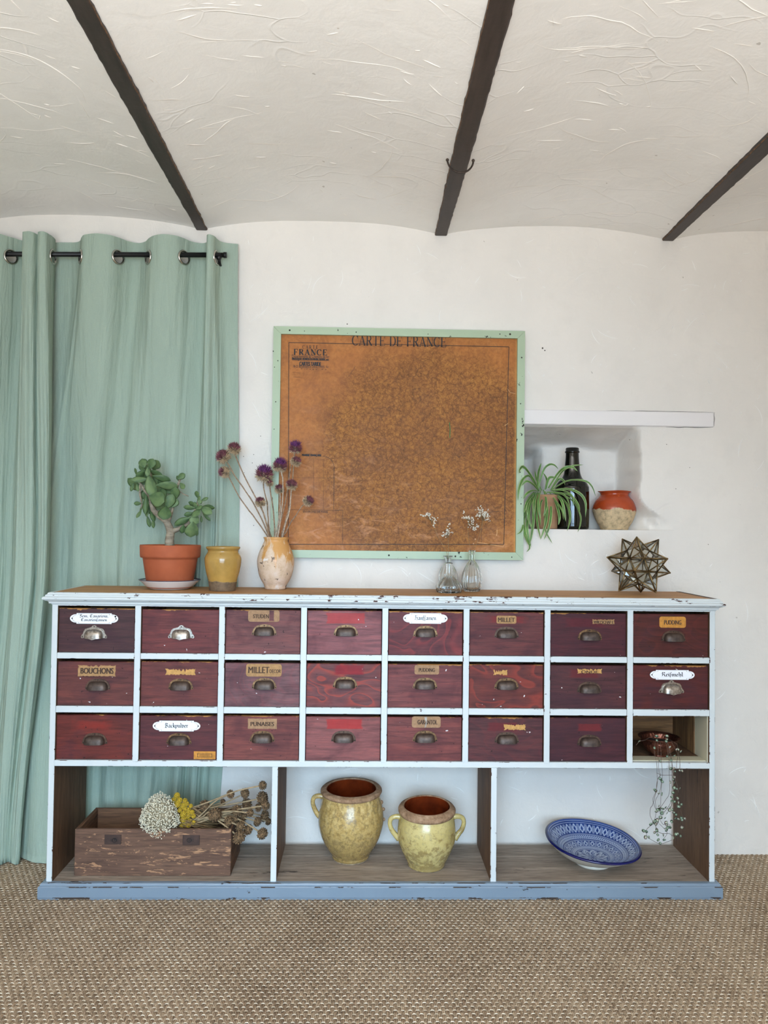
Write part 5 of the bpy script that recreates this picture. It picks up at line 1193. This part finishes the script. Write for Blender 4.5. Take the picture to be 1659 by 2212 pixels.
SPL = [[(910,340),(830,180),(730,50),(685,70),(672,125)],[(890,310),(800,160),(720,190),(668,320),(658,450)],[(890,300),(900,130),(935,0)],[(900,300),(960,90),(1025,22),(1090,25),(1140,75)],[(1020,300),(1130,130),(1220,55),(1310,52),(1370,100)],[(1050,320),(1180,110),(1300,38),(1440,22)],[(1050,330),(1150,190),(1230,260),(1250,430)],[(1060,320),(1250,212),(1450,212),(1540,280),(1585,400)],[(1060,330),(1250,310),(1400,370),(1465,480),(1462,650)],[(1080,360),(1270,380),(1375,500),(1392,620)],[(960,320),(990,420),(990,540),(962,640)],[(890,350),(852,470),(850,640)],[(900,350),(880,560),(892,740),(930,912)],[(1040,380),(1110,480),(1152,640),(1140,742)],[(1100,365),(1185,470),(1228,700)],[(1120,365),(1240,490),(1280,650),(1245,815)],[(1010,380),(1050,500),(1048,660),(1018,800),(965,920)],[(980,340),(1005,500),(1000,660),(970,790),(925,920)],[(850,350),(770,450),(728,640),(742,830),(800,1000),(757,1065)],[(830,390),(780,600),(768,800),(815,1005)],[(840,400),(752,600),(720,760),(745,880),(792,992)],[(850,360),(765,470),(730,600)],[(860,360),(838,500),(840,700),(815,880),(790,985)],[(1000,380),(985,600),(985,800),(1070,965)],[(1080,340),(1300,440),(1400,620),(1400,740),(1370,830)],[(900,330),(840,260),(760,218),(702,272)],[(900,340),(830,330),(760,370),(722,430)],[(1060,330),(1200,330),(1310,400),(1320,520)],[(990,310),(1030,180),(1120,180)],[(840,400),(745,600),(716,760),(690,822),(640,855)],[(1000,350),(1160,360),(1240,420),(1280,540)],[(930,330),(905,420),(905,560),(930,700)],[(870,350),(800,430),(770,560),(775,700)],[(1030,350),(1090,430),(1180,560),(1200,680)],[(940,330),(880,200),(860,90)],[(980,320),(1000,200),(960,120)],[(1000,360),(930,480),(920,640),(930,750)],[(860,380),(800,520),(790,680),(830,800)]]
for i, pl in enumerate(SPL):
    n = 14; e = pl[-1]; eu, ev = 1000+e[0]/5.53, 1000+e[1]/5.53
    mid_y = .01
    ye = -.058 if (eu < 1134) else -.032 if ev > 1110 else .0
    P = []
    for j, (a, b) in enumerate(pl):
        f = j/(len(pl)-1); y_ = .055+(ye-.055)*min(1, f*1.7) if ye < 0 else .055-.03*f
        if i in (7, 8, 9, 24, 4, 5, 27, 30): y_ = .04+(-.02-.04)*min(1, f*2.0)
        if i == 2 or i == 34 or i == 35: y_ = .06+.04*f
        P.append(at(1000+a/5.53, 1000+b/5.53, y_))
    P = smooth_path(P, n); wd = (.0062 if i in (5, 7, 23, 24, 27, 29) else .0088)*(.8 if i > 29 else 1)*.5*1.25
    rows = []
    for j, p in enumerate(P):
        t_ = (P[min(j+1, n-1)]-P[max(j-1, 0)]).normalized(); sd = t_.cross(Vector((0, -1, .25))).normalized(); nn = sd.cross(t_).normalized()
        f = j/(n-1); w_ = wd*(.55+.9*f if f < .5 else 1.0*(1-((f-.5)/.5)**2.2)+.02); tw = .35*math.sin(i*2.1+f*2)
        sd = (sd*math.cos(tw)+nn*math.sin(tw))
        rows.append([p+sd*w_*q+nn*w_*.35*(abs(q)-.5) for q in (-1, -.68, 0, .68, 1)])
    mb = MB(); mb.grid(rows, cols_mi=[0, 1, 1, 0]); mb.build('leaf', M_sg, sp)

# ================================================================== ON THE OPEN SHELF
SHZ = .0582
# crate
c0 = atz(160, 1892, SHZ); c1 = atz(497.5, 1893, SHZ); cy0 = (c0.y+c1.y)/2; cx0_, cx1_ = c0.x, c1.x
ctop = at(161, 1791, cy0).z; cyb = atz(209, 1744, ctop).y; cyb = min(cyb, -.052)
M_crf = wood('crate_front', srgb(82, 58, 46), srgb(104, 76, 60), srgb(120, 90, 70), 'x', 1., .8, (srgb(172, 130, 96), .59, 1))
M_crs = wood('crate_side', srgb(84, 56, 38), srgb(112, 78, 52), srgb(132, 94, 64), 'y', 1., .8, (srgb(58, 40, 30), .62))
M_cri = wood('crate_inside', srgb(88, 60, 42), srgb(112, 80, 56), srgb(128, 94, 68), 'x', 1., .85, (srgb(64, 46, 36), .66))
cr = thing('wooden_crate', 'scuffed brown wooden crate holding dried flowers on the shelf', 'crate', ((cx0_+cx1_)/2, (cy0+cyb)/2, SHZ))
th = .013
MB().box((cx0_, cy0, SHZ), (cx1_, cy0+th, ctop), 0, .0018).build('front_board', M_crf, cr)
MB().box((cx0_, cyb-th, SHZ), (cx1_, cyb, ctop), 0, .0018).build('back_board', M_cri, cr)
for a, b in ((cx0_, cx0_+th), (cx1_-th, cx1_)): MB().box((a, cy0+th+.0002, SHZ), (b, cyb-th-.0002, ctop), 0, .0018).build('end_board', M_crs, cr)
MB().box((cx0_+th, cy0+th, SHZ+.001), (cx1_-th, cyb-th, SHZ+.012)).build('bottom_board', M_cri, cr)
M_tagp = plain('dark_tag', srgb(62, 42, 34), .6, var=.2); M_tagm = plain('tag_mark', srgb(28, 20, 18), .7)
C2 = lambda x, y, yy=None: at(80+x/3.072, 1640+y/3.072, cy0-.001 if yy is None else yy)
for k_, (xa, xb, ya, yb_) in enumerate(((447, 560, 500, 565), (966, 1080, 504, 570))):
    p = C2(xa, yb_); q = C2(xb, ya); mb = MB(); mb.box((p.x, cy0-.0022, p.z), (q.x, cy0+.0005, q.z), 0, .001)
    cxs = C2(515 if k_ == 0 else 1010, 537); ringp = [(cxs.x+.0075*math.cos(a), cy0-.0026, cxs.z+.0075*math.sin(a)) for a in [2*PI*i/16 for i in range(17)]]
    mb.tube(ringp, .0011, 5, 1, cap=False)
    for (da, db, w_, h_) in (((-.012, 0, .002, .010), (0, .001, .002, .008), (.001, .004, .005, .0015)) if k_ == 0 else ((.0, 0, .002, .009), (.014, .004, .002, .003), (.014, -.003, .002, .003))):
        mb.box((cxs.x+da-w_/2, cy0-.0028, cxs.z+db-h_/2), (cxs.x+da+w_/2, cy0-.002, cxs.z+db+h_/2), 1)
    mb.build('number_tag', [M_tagp, M_tagm], cr)
# dried bunches laid over the crate
S5 = lambda x, y, yy: at(280+x/5.184, 1680+y/5.184, yy)
gy = cy0+.035
wb = thing('dried_flower_bunch', 'dense bunch of dried white florets lying over the crate front edge', 'dried flowers', S5(335, 430, gy))
M_wfl = plain('dry_white_floret', srgb(232, 223, 198), .9, var=.22, scale=160)
cen = S5(335, 425, gy); k5 = mpp(gy)/5.184; mb = MB(); cnt = 0
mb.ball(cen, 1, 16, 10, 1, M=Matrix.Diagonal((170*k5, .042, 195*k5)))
for q in range(2700):
    zz = 1-2*(q+.5)/2700; ph = rnd.uniform(0, 2*PI); d_ = Vector((math.sqrt(1-zz*zz)*math.cos(ph), math.sqrt(1-zz*zz)*math.sin(ph), zz))
    if d_.y > .45: continue
    s_ = rnd.uniform(.84, 1.02)*(1+.10*noise.noise(d_*3.2)+.07*noise.noise(d_*8)); sk = 1-.22*max(0, d_.z)
    p = cen+Vector((d_.x*212*k5*s_*sk+d_.z*-10*k5, d_.y*.058*s_, d_.z*(248 if d_.z > 0 else 240)*k5*s_-abs(d_.x)*30*k5))
    mb.ball(p, rnd.uniform(.0015, .0030), 5, 3, 0)
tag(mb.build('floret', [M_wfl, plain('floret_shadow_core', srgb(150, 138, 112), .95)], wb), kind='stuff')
mb = MB()
for q in range(26):
    a = cen+Vector((rnd.uniform(-.02, .04), rnd.uniform(.0, .03), rnd.uniform(-.03, .01))); b = Vector((cx1_-.05+rnd.uniform(-.05, .03), cy0+.11+rnd.uniform(-.05, .05), ctop-.035+rnd.uniform(-.02, .02)))
    mb.tube([a, a.lerp(b, .5)+Vector((0, 0, -.004)), b], .0011, 4)
mb.build('stem', M_gst, wb)
yb2 = thing('dried_flower_bunch', 'bunch of dried bright yellow button flowers beside the white florets', 'dried flowers', S5(610, 400, gy+.03))
M_yfl = plain('dry_yellow_button', srgb(204, 170, 48), .85, var=.3, scale=220); mbs = MB()
for (x, y, r) in ((530,200,36),(495,250,32),(560,250,32),(620,255,27),(535,295,40),(605,305,36),(685,315,24),(560,365,27),(620,345,33),(655,370,37),(600,410,37),(650,425,37),(700,385,27),(560,440,26),(715,430,27),(600,470,37),(660,480,33),(575,490,30),(620,520,37),(715,500,24),(580,540,24),(660,535,27),(640,290,26),(580,330,26)):
    c_ = S5(x, y, gy+.035+rnd.uniform(-.012, .012)); R_2 = r*k5*.98; mb = MB(); mb.ball(c_, R_2*.72, 7, 5)
    for q in range(46):
        zz = 1-2*(q+.5)/46; ph = q*2.39996; d_ = Vector((math.sqrt(1-zz*zz)*math.cos(ph), math.sqrt(1-zz*zz)*math.sin(ph), zz)); mb.ball(c_+d_*R_2*.84, R_2*.2, 5, 3)
    mb.build('flower_cluster', M_yfl, yb2); b = Vector((cx1_-.07, cy0+.12, ctop-.03)); mbs.tube([c_, c_.lerp(b, .5), b], .0012, 4)
mbs.build('stem', M_gst, yb2)
# dried seed heads
M_seed = plain('dry_seed_head', srgb(126, 98, 68), .9, var=.45, scale=170, bumpd=.003); M_sst = plain('dry_straw_stem', srgb(170, 146, 112), .8, var=.2, scale=60)
SD = [(1490,85,44,'dried seed head reaching highest, next to the upright board'),(1290,175,50,'large dried seed head second highest, on a thick curved stem'),(1130,185,42,'dried seed head by itself just beside the curtain edge, high up'),(1045,272,32,'small dried seed head half hidden low behind the upper stems'),(840,315,55,'dried seed head closest to the yellow flowers, upper of two'),(955,415,66,'broad dark dried seed head facing the room in the middle of the stems'),(1310,300,60,'oval dried seed head in the thick of the cluster, above centre'),(1485,230,66,'biggest dried seed head near the upright board'),(1522,312,46,'dried seed head tucked below the biggest one at the board'),(1440,335,40,'dried seed head behind and below the biggest one'),(1200,370,56,'tall dried seed head just past the middle of the bunch'),(1350,395,38,'small round dried seed head at the heart of the cluster'),(1270,440,48,'dried seed head at the centre just under the oval one'),(1110,500,60,'wide dried seed head hanging over the crate near its corner'),(1510,430,54,'dried seed head beside the board at half height'),(1430,490,46,'pointed dried seed head below the half height one'),(1240,545,50,'dried seed head low on the crate corner, upper of three'),(1325,580,52,'dried seed head low outside the crate corner, middle of three'),(1225,665,66,'lowest dried seed head, in front of the crate corner'),(1485,625,58,'lone dried seed head hanging low over the shelf by the board'),(1552,492,34,'dried seed head partly hidden by the upright board'),(1185,470,36,'small dark dried seed head between the crossing stems')]
for i, (x, y, r, label) in enumerate(SD):
    yy = cy0+.02+.16*((i*7) % 11)/11 if y < 540 else cy0+.015+.03*(i % 3)
    if x < 700: yy = gy
    c_ = S5(x, y, yy); kk = mpp(yy)/5.184; R_2 = r*kk; root = thing('dried_seed_head', label, 'dried flower', c_, 'dried seed heads across the crate')
    fx, fy = 700+rnd.uniform(-90, 60), 440+rnd.uniform(-90, 110); b = S5(fx, fy, gy+.05+rnd.uniform(-.01, .05))
    m_ = c_.lerp(b, .35); m_.z += .012*rnd.uniform(-.3, 1.3); m2 = c_.lerp(b, .7); m2.z += .006*rnd.uniform(-.5, 1)
    if c_.z < ctop+.01: m_ = c_.lerp(b, .4); m_.z = max(m_.z, ctop+.012)
    for q_ in (m_, m2):
        if q_.x < cx1_+.01: q_.z = max(q_.z, ctop+.004)
    b.z = max(b.z, ctop-.02); mb = MB(); mb.tube(smooth_path([c_, m_, m2, b], 14), [.0031-.0004*j/13 for j in range(14)], 6); mb.build('stem', M_sst, root)
    dirn = (c_-m_).normalized(); dirn = (dirn+Vector((0, -.8 if i == 5 else -.2, 0))).normalized(); R_2 *= 1.2; rot = Vector((0, 0, 1)).rotation_difference(dirn).to_matrix()
    mb = MB(); mb.ball(c_, R_2*.82, 10, 7, sq=(1, 1, .82), M=rot)
    N = 70
    for q in range(N):
        zz = 1-2*(q+.5)/N
        if zz < -.75: continue
        ph = q*2.39996; d_ = Vector((math.sqrt(1-zz*zz)*math.cos(ph), math.sqrt(1-zz*zz)*math.sin(ph), zz*.85)); p = c_+rot @ (d_*R_2*.86); o_ = rot @ d_
        t1 = o_.orthogonal().normalized(); t2 = o_.cross(t1); s_ = R_2*.17
        mb.add([p+t1*s_, p+t2*s_, p-t1*s_, p-t2*s_, p+o_*R_2*rnd.uniform(.10, .24)+t1*s_*rnd.uniform(-1, 1)], [[0, 1, 4], [1, 2, 4], [2, 3, 4], [3, 0, 4]])
    mb.build('seed_pod', M_seed, root)

# the two confit jars
def jar_glaze(name, a, b, c_, speck, rough_=.16):
    t = NT(name, rough_, 0, .6); n1 = t.noise(8+34*speck, detail=5, rough=.65); n2 = t.noise(75, detail=3, rough=.7); n3 = t.noise(42, detail=5, rough=.68)
    c = t.ramp(n1, [(.3, a), (.5, b), (.72, c_)])
    z = t.xyz()[2]
    c = t.mix(t.math('MULTIPLY', t.ramp(n2, [(.54-.04*speck, 0.), (.62, 1.)]), .35+.25*speck), c, tuple(x*.42 for x in a[:3])+(1,))
    dirt = t.math('MULTIPLY', t.ramp(t.math('SUBTRACT', n3, t.math('MULTIPLY', z, 1.3)), [(.36, 0.), (.46, 1.)]), .55)
    c = t.mix(dirt, c, srgb(112, 86, 46)); c = t.mix(t.ramp(n2, [(.74, 0.), (.76, 1.)]), c, srgb(88, 58, 40))
    return t.fin(c, t.bump(t.math('ADD', t.math('MULTIPLY', n3, .6), t.math('MULTIPLY', n2, .25*speck)), .10+.2*speck, .003), t.ramp(n2, [(.4, rough_*.6), (.7, rough_+.2)]))
t = NT('bare_clay_rim', .75, 0, .3); n1 = t.noise(40, detail=5, rough=.7); M_rimc = t.fin(t.ramp(n1, [(.3, srgb(112, 84, 62)), (.5, srgb(154, 122, 94)), (.7, srgb(184, 154, 126)), (.8, srgb(214, 190, 164))]), t.bump(n1, .4, .003))
t = NT('brown_inner_glaze', .12, 0, .6); M_ing = t.fin(t.ramp(t.noise(14, detail=3), [(.3, srgb(72, 26, 12)), (.7, srgb(122, 48, 20))]))
M_jg1 = jar_glaze('speckled_mustard_glaze', srgb(156, 128, 76), srgb(184, 156, 98), srgb(212, 188, 132), 1.)
M_jg2 = jar_glaze('smooth_mustard_glaze', srgb(184, 164, 104), srgb(194, 176, 116), srgb(204, 188, 130), .12)
M_foot = plain('worn_foot', srgb(184, 164, 138), .8, var=.3, scale=60)
def confit(label, u, y0, rows, glz, handles, stub=None, wob=.008, lean=.04):
    """rows: (r px, v px on the axis at depth y0), foot first; then rim and inside"""
    k = mpp(y0); bz = at(u, rows['body'][0][1], y0).z; x = at(u, 1750, y0).x
    Zv = lambda v: SHZ+(at(u, v, y0).z-bz)
    root = thing('confit_jar', label, 'jar', (x, y0, SHZ), 'glazed confit jars on the shelf')
    body = smooth_prof(rows['body'], 4); P = [(r*k, Zv(v)) for r, v in body]
    fn = lambda r, z, a: (r*(1+wob*math.sin(2*a+.7)+wob*.4*math.sin(5*a+z*30)), z+r*math.sin(a)*lean*min(1, (z-SHZ)/.2))
    MB().lathe([(r*.94, z) for r, z in P[:1]]+P, (x, y0, 0), 64, fn=fn, mis=[1, 1, 1]+[0]*(len(P)-3)).build('body', [glz, M_foot], root)
    MB().lathe([(r*k, Zv(v)) for r, v in rows['rim']], (x, y0, 0), 64, fn=fn, cap=(False, False)).build('rim', M_rimc, root)
    MB().lathe([(r*k, Zv(v)) for r, v in rows['in']], (x, y0, 0), 64, fn=fn, cap=(False, False)).build('inner_wall', M_ing, root)
    for hpts in handles:
        pts = smooth_path([at(a, b, y0) for a, b in hpts], 22); mb = MB(); mb.tube(pts, [.0085+.0035*abs(2*i/21-1)**2 for i in range(22)], 10); mb.build('handle', glz, root)
    if stub: mb = MB(); [mb.ball(at(a, b, y0), r_*k, 8, 6) for a, b, r_ in stub]; mb.build('handle_stub', M_rimc, root)
    return root
confit('taller speckled mustard confit jar with a single loop handle and pale rim', 758.5, -.160,
    dict(body=[(37, 1856), (40, 1850), (41, 1845), (52, 1828), (64, 1802), (69.5, 1776), (67.5, 1752), (64, 1735), (61.5, 1722), (60.5, 1712)],
         rim=[(59.5, 1717), (63, 1715), (65.3, 1711), (65, 1708), (62.5, 1705.5), (59, 1705.5), (56.5, 1704), (54, 1704), (52.5, 1707)],
         **{'in': [(52.5, 1706), (53, 1714), (57, 1730), (60, 1750), (58, 1772), (0, 1775)]}), M_jg1,
    [[(700, 1722), (690, 1719), (679, 1722), (675.5, 1733), (680, 1748), (688, 1761), (697, 1768)]], [(823, 1733, 5), (828, 1748, 4), (828.5, 1770, 4)])
confit('smaller smooth yellow confit jar with two loop handles', 922, -.226,
    dict(body=[(37, 1872.5), (39.5, 1869), (41, 1863), (52, 1840), (60.5, 1817), (62, 1798), (60.5, 1780), (58, 1766), (56, 1756)],
         rim=[(55.5, 1760), (58.5, 1758.5), (61, 1754.5), (61.3, 1750.5), (58.5, 1746.5), (54.5, 1745), (52, 1742.5), (50, 1742), (48.5, 1744.5)],
         **{'in': [(48.5, 1744), (49, 1752), (53, 1765), (55, 1790), (50, 1820), (0, 1850)]}), M_jg2,
    [[(868, 1766), (858, 1763.5), (846, 1767), (842, 1778), (846, 1792), (854, 1803), (862, 1812)], [(976, 1766), (986, 1763), (998, 1766), (1002, 1776), (998, 1791), (990, 1801), (982, 1812)]], lean=.075)
# blue patterned bowl
BY = -.205; bc = at(1280, 1866, BY); kb = mpp(BY)*.945; RB = 106*kb
bowl = thing('patterned_bowl', 'tilted blue and white patterned bowl with pale outside', 'bowl', (bc.x, BY, SHZ))
t = NT('blue_pattern', .14, 0, .6); x_, y_, z_ = t.xyz()
BH = .088
rad = t.n('VectorMath', dict(operation='LENGTH'), i0=t.map((1, 1, 0))).outputs['Value']; rr = t.math('DIVIDE', rad, RB)
ang = t.math('ADD', t.math('DIVIDE', t.math('ARCTAN2', y_, x_), 2*PI), .5)
def band(a, b): return t.math('MULTIPLY', t.math('GREATER_THAN', rr, a), t.math('LESS_THAN', rr, b))
def tri(v, n_): return t.math('ABSOLUTE', t.math('SUBTRACT', t.math('FRACT', t.math('MULTIPLY', v, n_)), .5))
def zigzag(a, b, n_, w_):
    h_ = t.math('DIVIDE', t.math('SUBTRACT', rr, a), b-a); d1 = t.math('ABSOLUTE', t.math('SUBTRACT', t.math('MULTIPLY', tri(ang, n_), 2.), h_)); d2 = t.math('ABSOLUTE', t.math('SUBTRACT', t.math('SUBTRACT', 1., t.math('MULTIPLY', tri(ang, n_), 2.)), h_))
    return t.math('MULTIPLY', t.math('LESS_THAN', t.math('MINIMUM', d1, d2), w_), band(a, b))
def bars(a, b, n_, m_): 
    return t.math('MULTIPLY', t.math('MULTIPLY', t.math('GREATER_THAN', tri(ang, n_), .33), t.math('GREATER_THAN', tri(ang, n_*m_), .27)), band(a, b))
wht = zigzag(.745, .88, 30, .17)
gate1 = t.math('LESS_THAN', tri(ang, 30), .34)
wht = t.math('MULTIPLY', wht, gate1)
for m_ in (bars(.745, .88, 30, 9), zigzag(.62, .70, 46, .22), t.math('MULTIPLY', zigzag(.45, .575, 22, .2), t.math('LESS_THAN', tri(ang, 22), .3)), bars(.45, .575, 22, 9), zigzag(.36, .42, 40, .25), zigzag(.02, .32, 5, .12), zigzag(.1, .30, 9, .10)):
    wht = t.math('MAXIMUM', wht, m_)
for r_ in (.90, .93, .725, .71, .60, .585, .44, .43, .345, .33): wht = t.math('MAXIMUM', wht, t.math('MULTIPLY', t.math('LESS_THAN', t.math('ABSOLUTE', t.math('SUBTRACT', rr, r_)), .0045), .8))
cellx = t.math('LESS_THAN', t.math('ABSOLUTE', t.math('SUBTRACT', t.math('FRACT', t.math('MULTIPLY', rr, 44.)), .5)), .14)
c = t.mix(t.math('MULTIPLY', wht, .75), t.ramp(t.noise(20), [(.3, srgb(30, 46, 98)), (.7, srgb(46, 70, 130))]), srgb(176, 190, 214))
c = t.mix(t.math('MULTIPLY', t.math('GREATER_THAN', rr, .945), 1.), c, srgb(58, 84, 158))
M_bowl_in = t.fin(c, None, t.ramp(t.noise(30), [(.3, .10), (.7, .25)]))
M_bowl_rim = glaze('cobalt_rim', srgb(20, 24, 84), srgb(20, 24, 84), -9, .15, .0, (srgb(196, 184, 176), .73))
M_bowl_out = plain('cream_glaze', srgb(212, 206, 192), .25, var=.06, scale=10)
def shear(r, z, a):
    h_ = (z-SHZ)/BH; x = r*math.cos(a); y = r*math.sin(a); return (r, z+h_**.7*(-x*.078+y*.085)*min(1, h_*1.2+.0)+.0015*math.sin(3*a)*h_)
O_ = [(37, .0), (39, .0015), (39, .010), (37.5, .013)]; O_ = [(r*kb, SHZ+z) for r, z in O_]+[(r*kb, SHZ+z) for r, z in ((46, .017), (66, .031), (84, .050), (98, .071), (103, .079))]
RM = [(r*kb, SHZ+z) for r, z in ((103, .079), (106, .083), (106.5, .0865), (104.5, .089), (101, .089))]
IN_ = [(r*kb, SHZ+z) for r, z in ((101, .089), (97, .083), (88, .069), (74, .051), (56, .036), (36, .026), (15, .022), (0, .0215))]
def fill(P, n): return [tuple(a+(b-a)*f/n for a, b in zip(P[i], P[i+1])) for i in range(len(P)-1) for f in range(n)]+[P[-1]]
MB().lathe(O_, (bc.x, BY, 0), 72, fn=shear).build('outside', M_bowl_out, bowl)
MB().lathe(RM, (bc.x, BY, 0), 72, fn=shear, cap=(False, False)).build('rim', M_bowl_rim, bowl)['label'] = 'dark cobalt rim, chipped'
MB().lathe(fill(IN_, 3), (bc.x, BY, 0), 96, fn=shear, cap=(False, False)).build('inside', M_bowl_in, bowl)['label'] = 'blue and white geometric inside'

# ------------------------------------------------------------------ copper bowl with trailing string of hearts
CZ = .4848; CY_ = -.268; cu = 1423.5
H4 = lambda x, y, yy: at(1340+x/7.136, 1530+y/7.136, yy)
kc = mpp(CY_); ccx = at(cu, 1610, CY_).x
hb = thing('string_of_hearts', 'string of hearts trailing from a hammered copper bowl in the open compartment', 'plant', (ccx, CY_, CZ))
t = NT('hammered_copper', .38, .85); v = t.n('TexVoronoi', Vector=t.co(), Scale=95.); M_cop = t.fin(t.ramp(t.noise(22, detail=4), [(.3, srgb(70, 42, 34)), (.6, srgb(124, 76, 60)), (.8, srgb(160, 108, 90))]), t.bump(v.outputs[0], .6, .004))
MB().lathe([(r*kc, CZ+z) for r, z in ((20, 0), (21, .001), (17.5, .008), (19, .013), (29, .024), (36.5, .044), (38, .058), (37.5, .064), (40, .068), (43.5, .0715), (43.8, .073), (42.5, .0735), (38.5, .070), (36, .065), (36, .056), (30, .030), (0, .024))], (ccx, CY_, 0), 56).build('copper_bowl', M_cop, hb)
MB().lathe([(35.8*kc, CZ+.050), (18*kc, CZ+.054), (0, CZ+.055)], (ccx, CY_, 0), 28).build('soil', M_soil, hb)
M_vine = plain('vine_thread', srgb(98, 78, 66), .7); HY = YF-.016
VN = [[(520,690),(560,850),(565,1000),(570,1150),(545,1290),(500,1400),(520,1480),(550,1560),(600,1600)],[(590,830),(600,1000),(630,1150),(600,1300),(540,1430),(555,1560),(530,1720)],[(640,830),(650,1000),(640,1130),(625,1330),(620,1500),(600,1560)],[(745,830),(755,1000),(755,1300),(700,1410),(640,1500),(600,1560)],[(730,560),(760,700),(800,860),(800,960),(830,1060),(880,1200),(900,1300)],[(770,760),(800,900),(830,1000),(820,1150),(820,1300),(800,1400),(740,1520),(660,1620)],[(870,560),(900,700),(920,830),(915,940)],[(820,1300),(900,1450),(930,1580),(970,1690)],[(560,1250),(500,1480),(465,1540),(460,1650),(500,1740),(540,1800),(560,1880),(640,1930),(750,1930),(800,1970)],[(480,1800),(400,1880),(420,1980),(520,2050),(620,2090),(720,2060),(800,2030)],[(600,1780),(670,1850),(720,1930),(650,2030)],[(620,1000),(640,1030),(810,1030)],[(870,700),(870,840),(868,930)],[(560,1000),(620,1030),(580,1080),(560,1180),(560,1300)],[(660,1540),(760,1540),(800,1450)],[(600,1700),(660,1790),(700,1770),(770,1800)],[(930,1700),(960,1780),(955,1840)],[(800,1960),(860,1945),(930,1960)]]
for i, pl in enumerate(VN):
    P = [H4(a, b, HY-.008*math.sin(j*1.7+i)) for j, (a, b) in enumerate(pl)]
    if pl[0][1] < 860 and i != 4 and i != 6:      # runs back over the lip into the bowl
        s0 = P[0]; P[0] = Vector((s0.x, HY-.004, max(s0.z, CZ+.006))); P = [Vector((s0.x*.7+ccx*.3, CY_-.072, CZ+.073)), Vector((s0.x*.85+ccx*.15, CY_-.092, CZ+.058))]+P
    elif i in (4, 6): P = [Vector((P[0].x*.7+ccx*.3, CY_-.05, CZ+.076)), H4(pl[0][0], pl[0][1], CY_-.088)]+[P[1]]+P[2:]
    MB().tube(smooth_path(P, 8*len(P)), .00075, 4).build('vine', M_vine, hb)
P = [Vector((ccx-.02, CY_-.02, CZ+.06)), H4(480, 440, CY_-.05), H4(380, 490, CY_-.08), H4(300, 510, CY_-.085), H4(240, 570, CY_-.09)]
MB().tube(smooth_path(P, 20), .00075, 4).build('vine', M_vine, hb)
t = NT('heart_leaf_green', .5); nl = t.n('ObjectInfo').outputs['Random']; v1 = t.noise(3, detail=2)
M_hl = t.fin(t.mix(t.ramp(v1, [(.42, 0.), (.62, 1.)]), t.ramp(nl, [(0, srgb(64, 84, 66)), (.5, srgb(104, 124, 100)), (.9, srgb(140, 110, 116))]), t.ramp(nl, [(0, srgb(132, 152, 132)), (1, srgb(176, 190, 160))])))
# heart outline leaf
mb = MB(); hp_ = []
for i in range(14):
    a = 2*PI*i/14; hp_.append((.5-.5*math.cos(a)*(1-.18*math.exp(-(a if a < PI else 2*PI-a)**2*3)), .5*math.sin(a)*(1-.15*math.cos(a)), .0))
mb.add([(.42, 0, .10)]+hp_+[(.42, 0, -.06)], [[0, 1+i, 1+(i+1) % 14] for i in range(14)]+[[15, 1+(i+1) % 14, 1+i] for i in range(14)], 0, True)
HLM = bpy.data.meshes.new('heart_leaf'); HLM.from_pydata(mb.v, [], mb.f); HLM.materials.append(M_hl); HLM.polygons.foreach_set('use_smooth', [True]*len(mb.f))
HL = [(290,510),(720,430),(720,480),(705,505),(560,430),(565,490),(765,600),(525,610),(870,635),(900,635),(935,665),(835,730),(720,740),(780,800),(615,815),(830,930),(780,930),(915,955),(955,960),(840,975),(830,1060),(815,1100),(770,1140),(830,1150),(615,1085),(645,1130),(545,1270),(525,1250),(920,1235),(865,1245),(830,1225),(815,1300),(595,1310),(640,1320),(795,1370),(880,1385),(790,1425),(900,1450),(940,1480),(900,1515),(595,1505),(590,1560),(555,1590),(650,1545),(700,1525),(765,1540),(805,1560),(760,1570),(640,1625),(720,1615),(825,1610),(860,1640),(620,1680),(600,1695),(690,1690),(525,1740),(545,1730),(580,1745),(550,1790),(705,1760),(710,1790),(790,1745),(470,1785),(850,1700),(890,1710),(940,1690),(945,1720),(990,1700),(550,1850),(565,1890),(690,1850),(730,1870),(740,1835),(360,1890),(400,1900),(525,1915),(575,1950),(660,1950),(390,1990),(440,1985),(950,1840),(860,1945),(885,1935),(930,1965),(585,2030),(680,2030),(615,2080),(820,2000),(720,1850),(760,1830),(530,1770),(570,1720),(600,1560),(575,1560),(640,1600),(800,1440),(835,1440),(520,1755),(560,1870),(710,1880)]
for (x, y) in HL:
    yy = HY-.004+rnd.uniform(-.010, .010) if y > 560 else CY_-.075
    s_ = 1.4*(rnd.uniform(.0068, .0098) if y < 1500 or y > 1830 or x > 820 else rnd.uniform(.006, .0105))
    put_leaf(HLM, hb, H4(x, y, yy), rnd.uniform(0, 360), s_, s_*rnd.uniform(.9, 1.15), rnd.uniform(-.9, .9), rnd.uniform(-.5, .5))

# ------------------------------------------------------------------ iron ring on the middle beam
rc = at(994, 357, 0); rcp = atz(993, 352, BZ-.004)
ir = thing('iron_ring', 'thin iron ring hanging from the middle ceiling beam', 'ring', (rcp.x, rcp.y, BZ))
t = NT('rusty_iron', .6, .6); M_iron = t.fin(t.ramp(t.noise(60, detail=4), [(.3, srgb(44, 38, 36)), (.7, srgb(92, 78, 68))]))
MB().tube([(rcp.x+.0015+.043*math.cos(a), rcp.y-.004+.012*math.sin(a), BZ+.004+.048*math.sin(a)) for a in [PI+PI*i/26 for i in range(27)]], .0032, 8).build('hoop', M_iron, ir)
for s_ in (-1, 1): MB().ball((rcp.x+.0015+s_*.043, rcp.y-.004, BZ+.003), .0055, 8, 5).build('ring_eye', M_iron, ir)
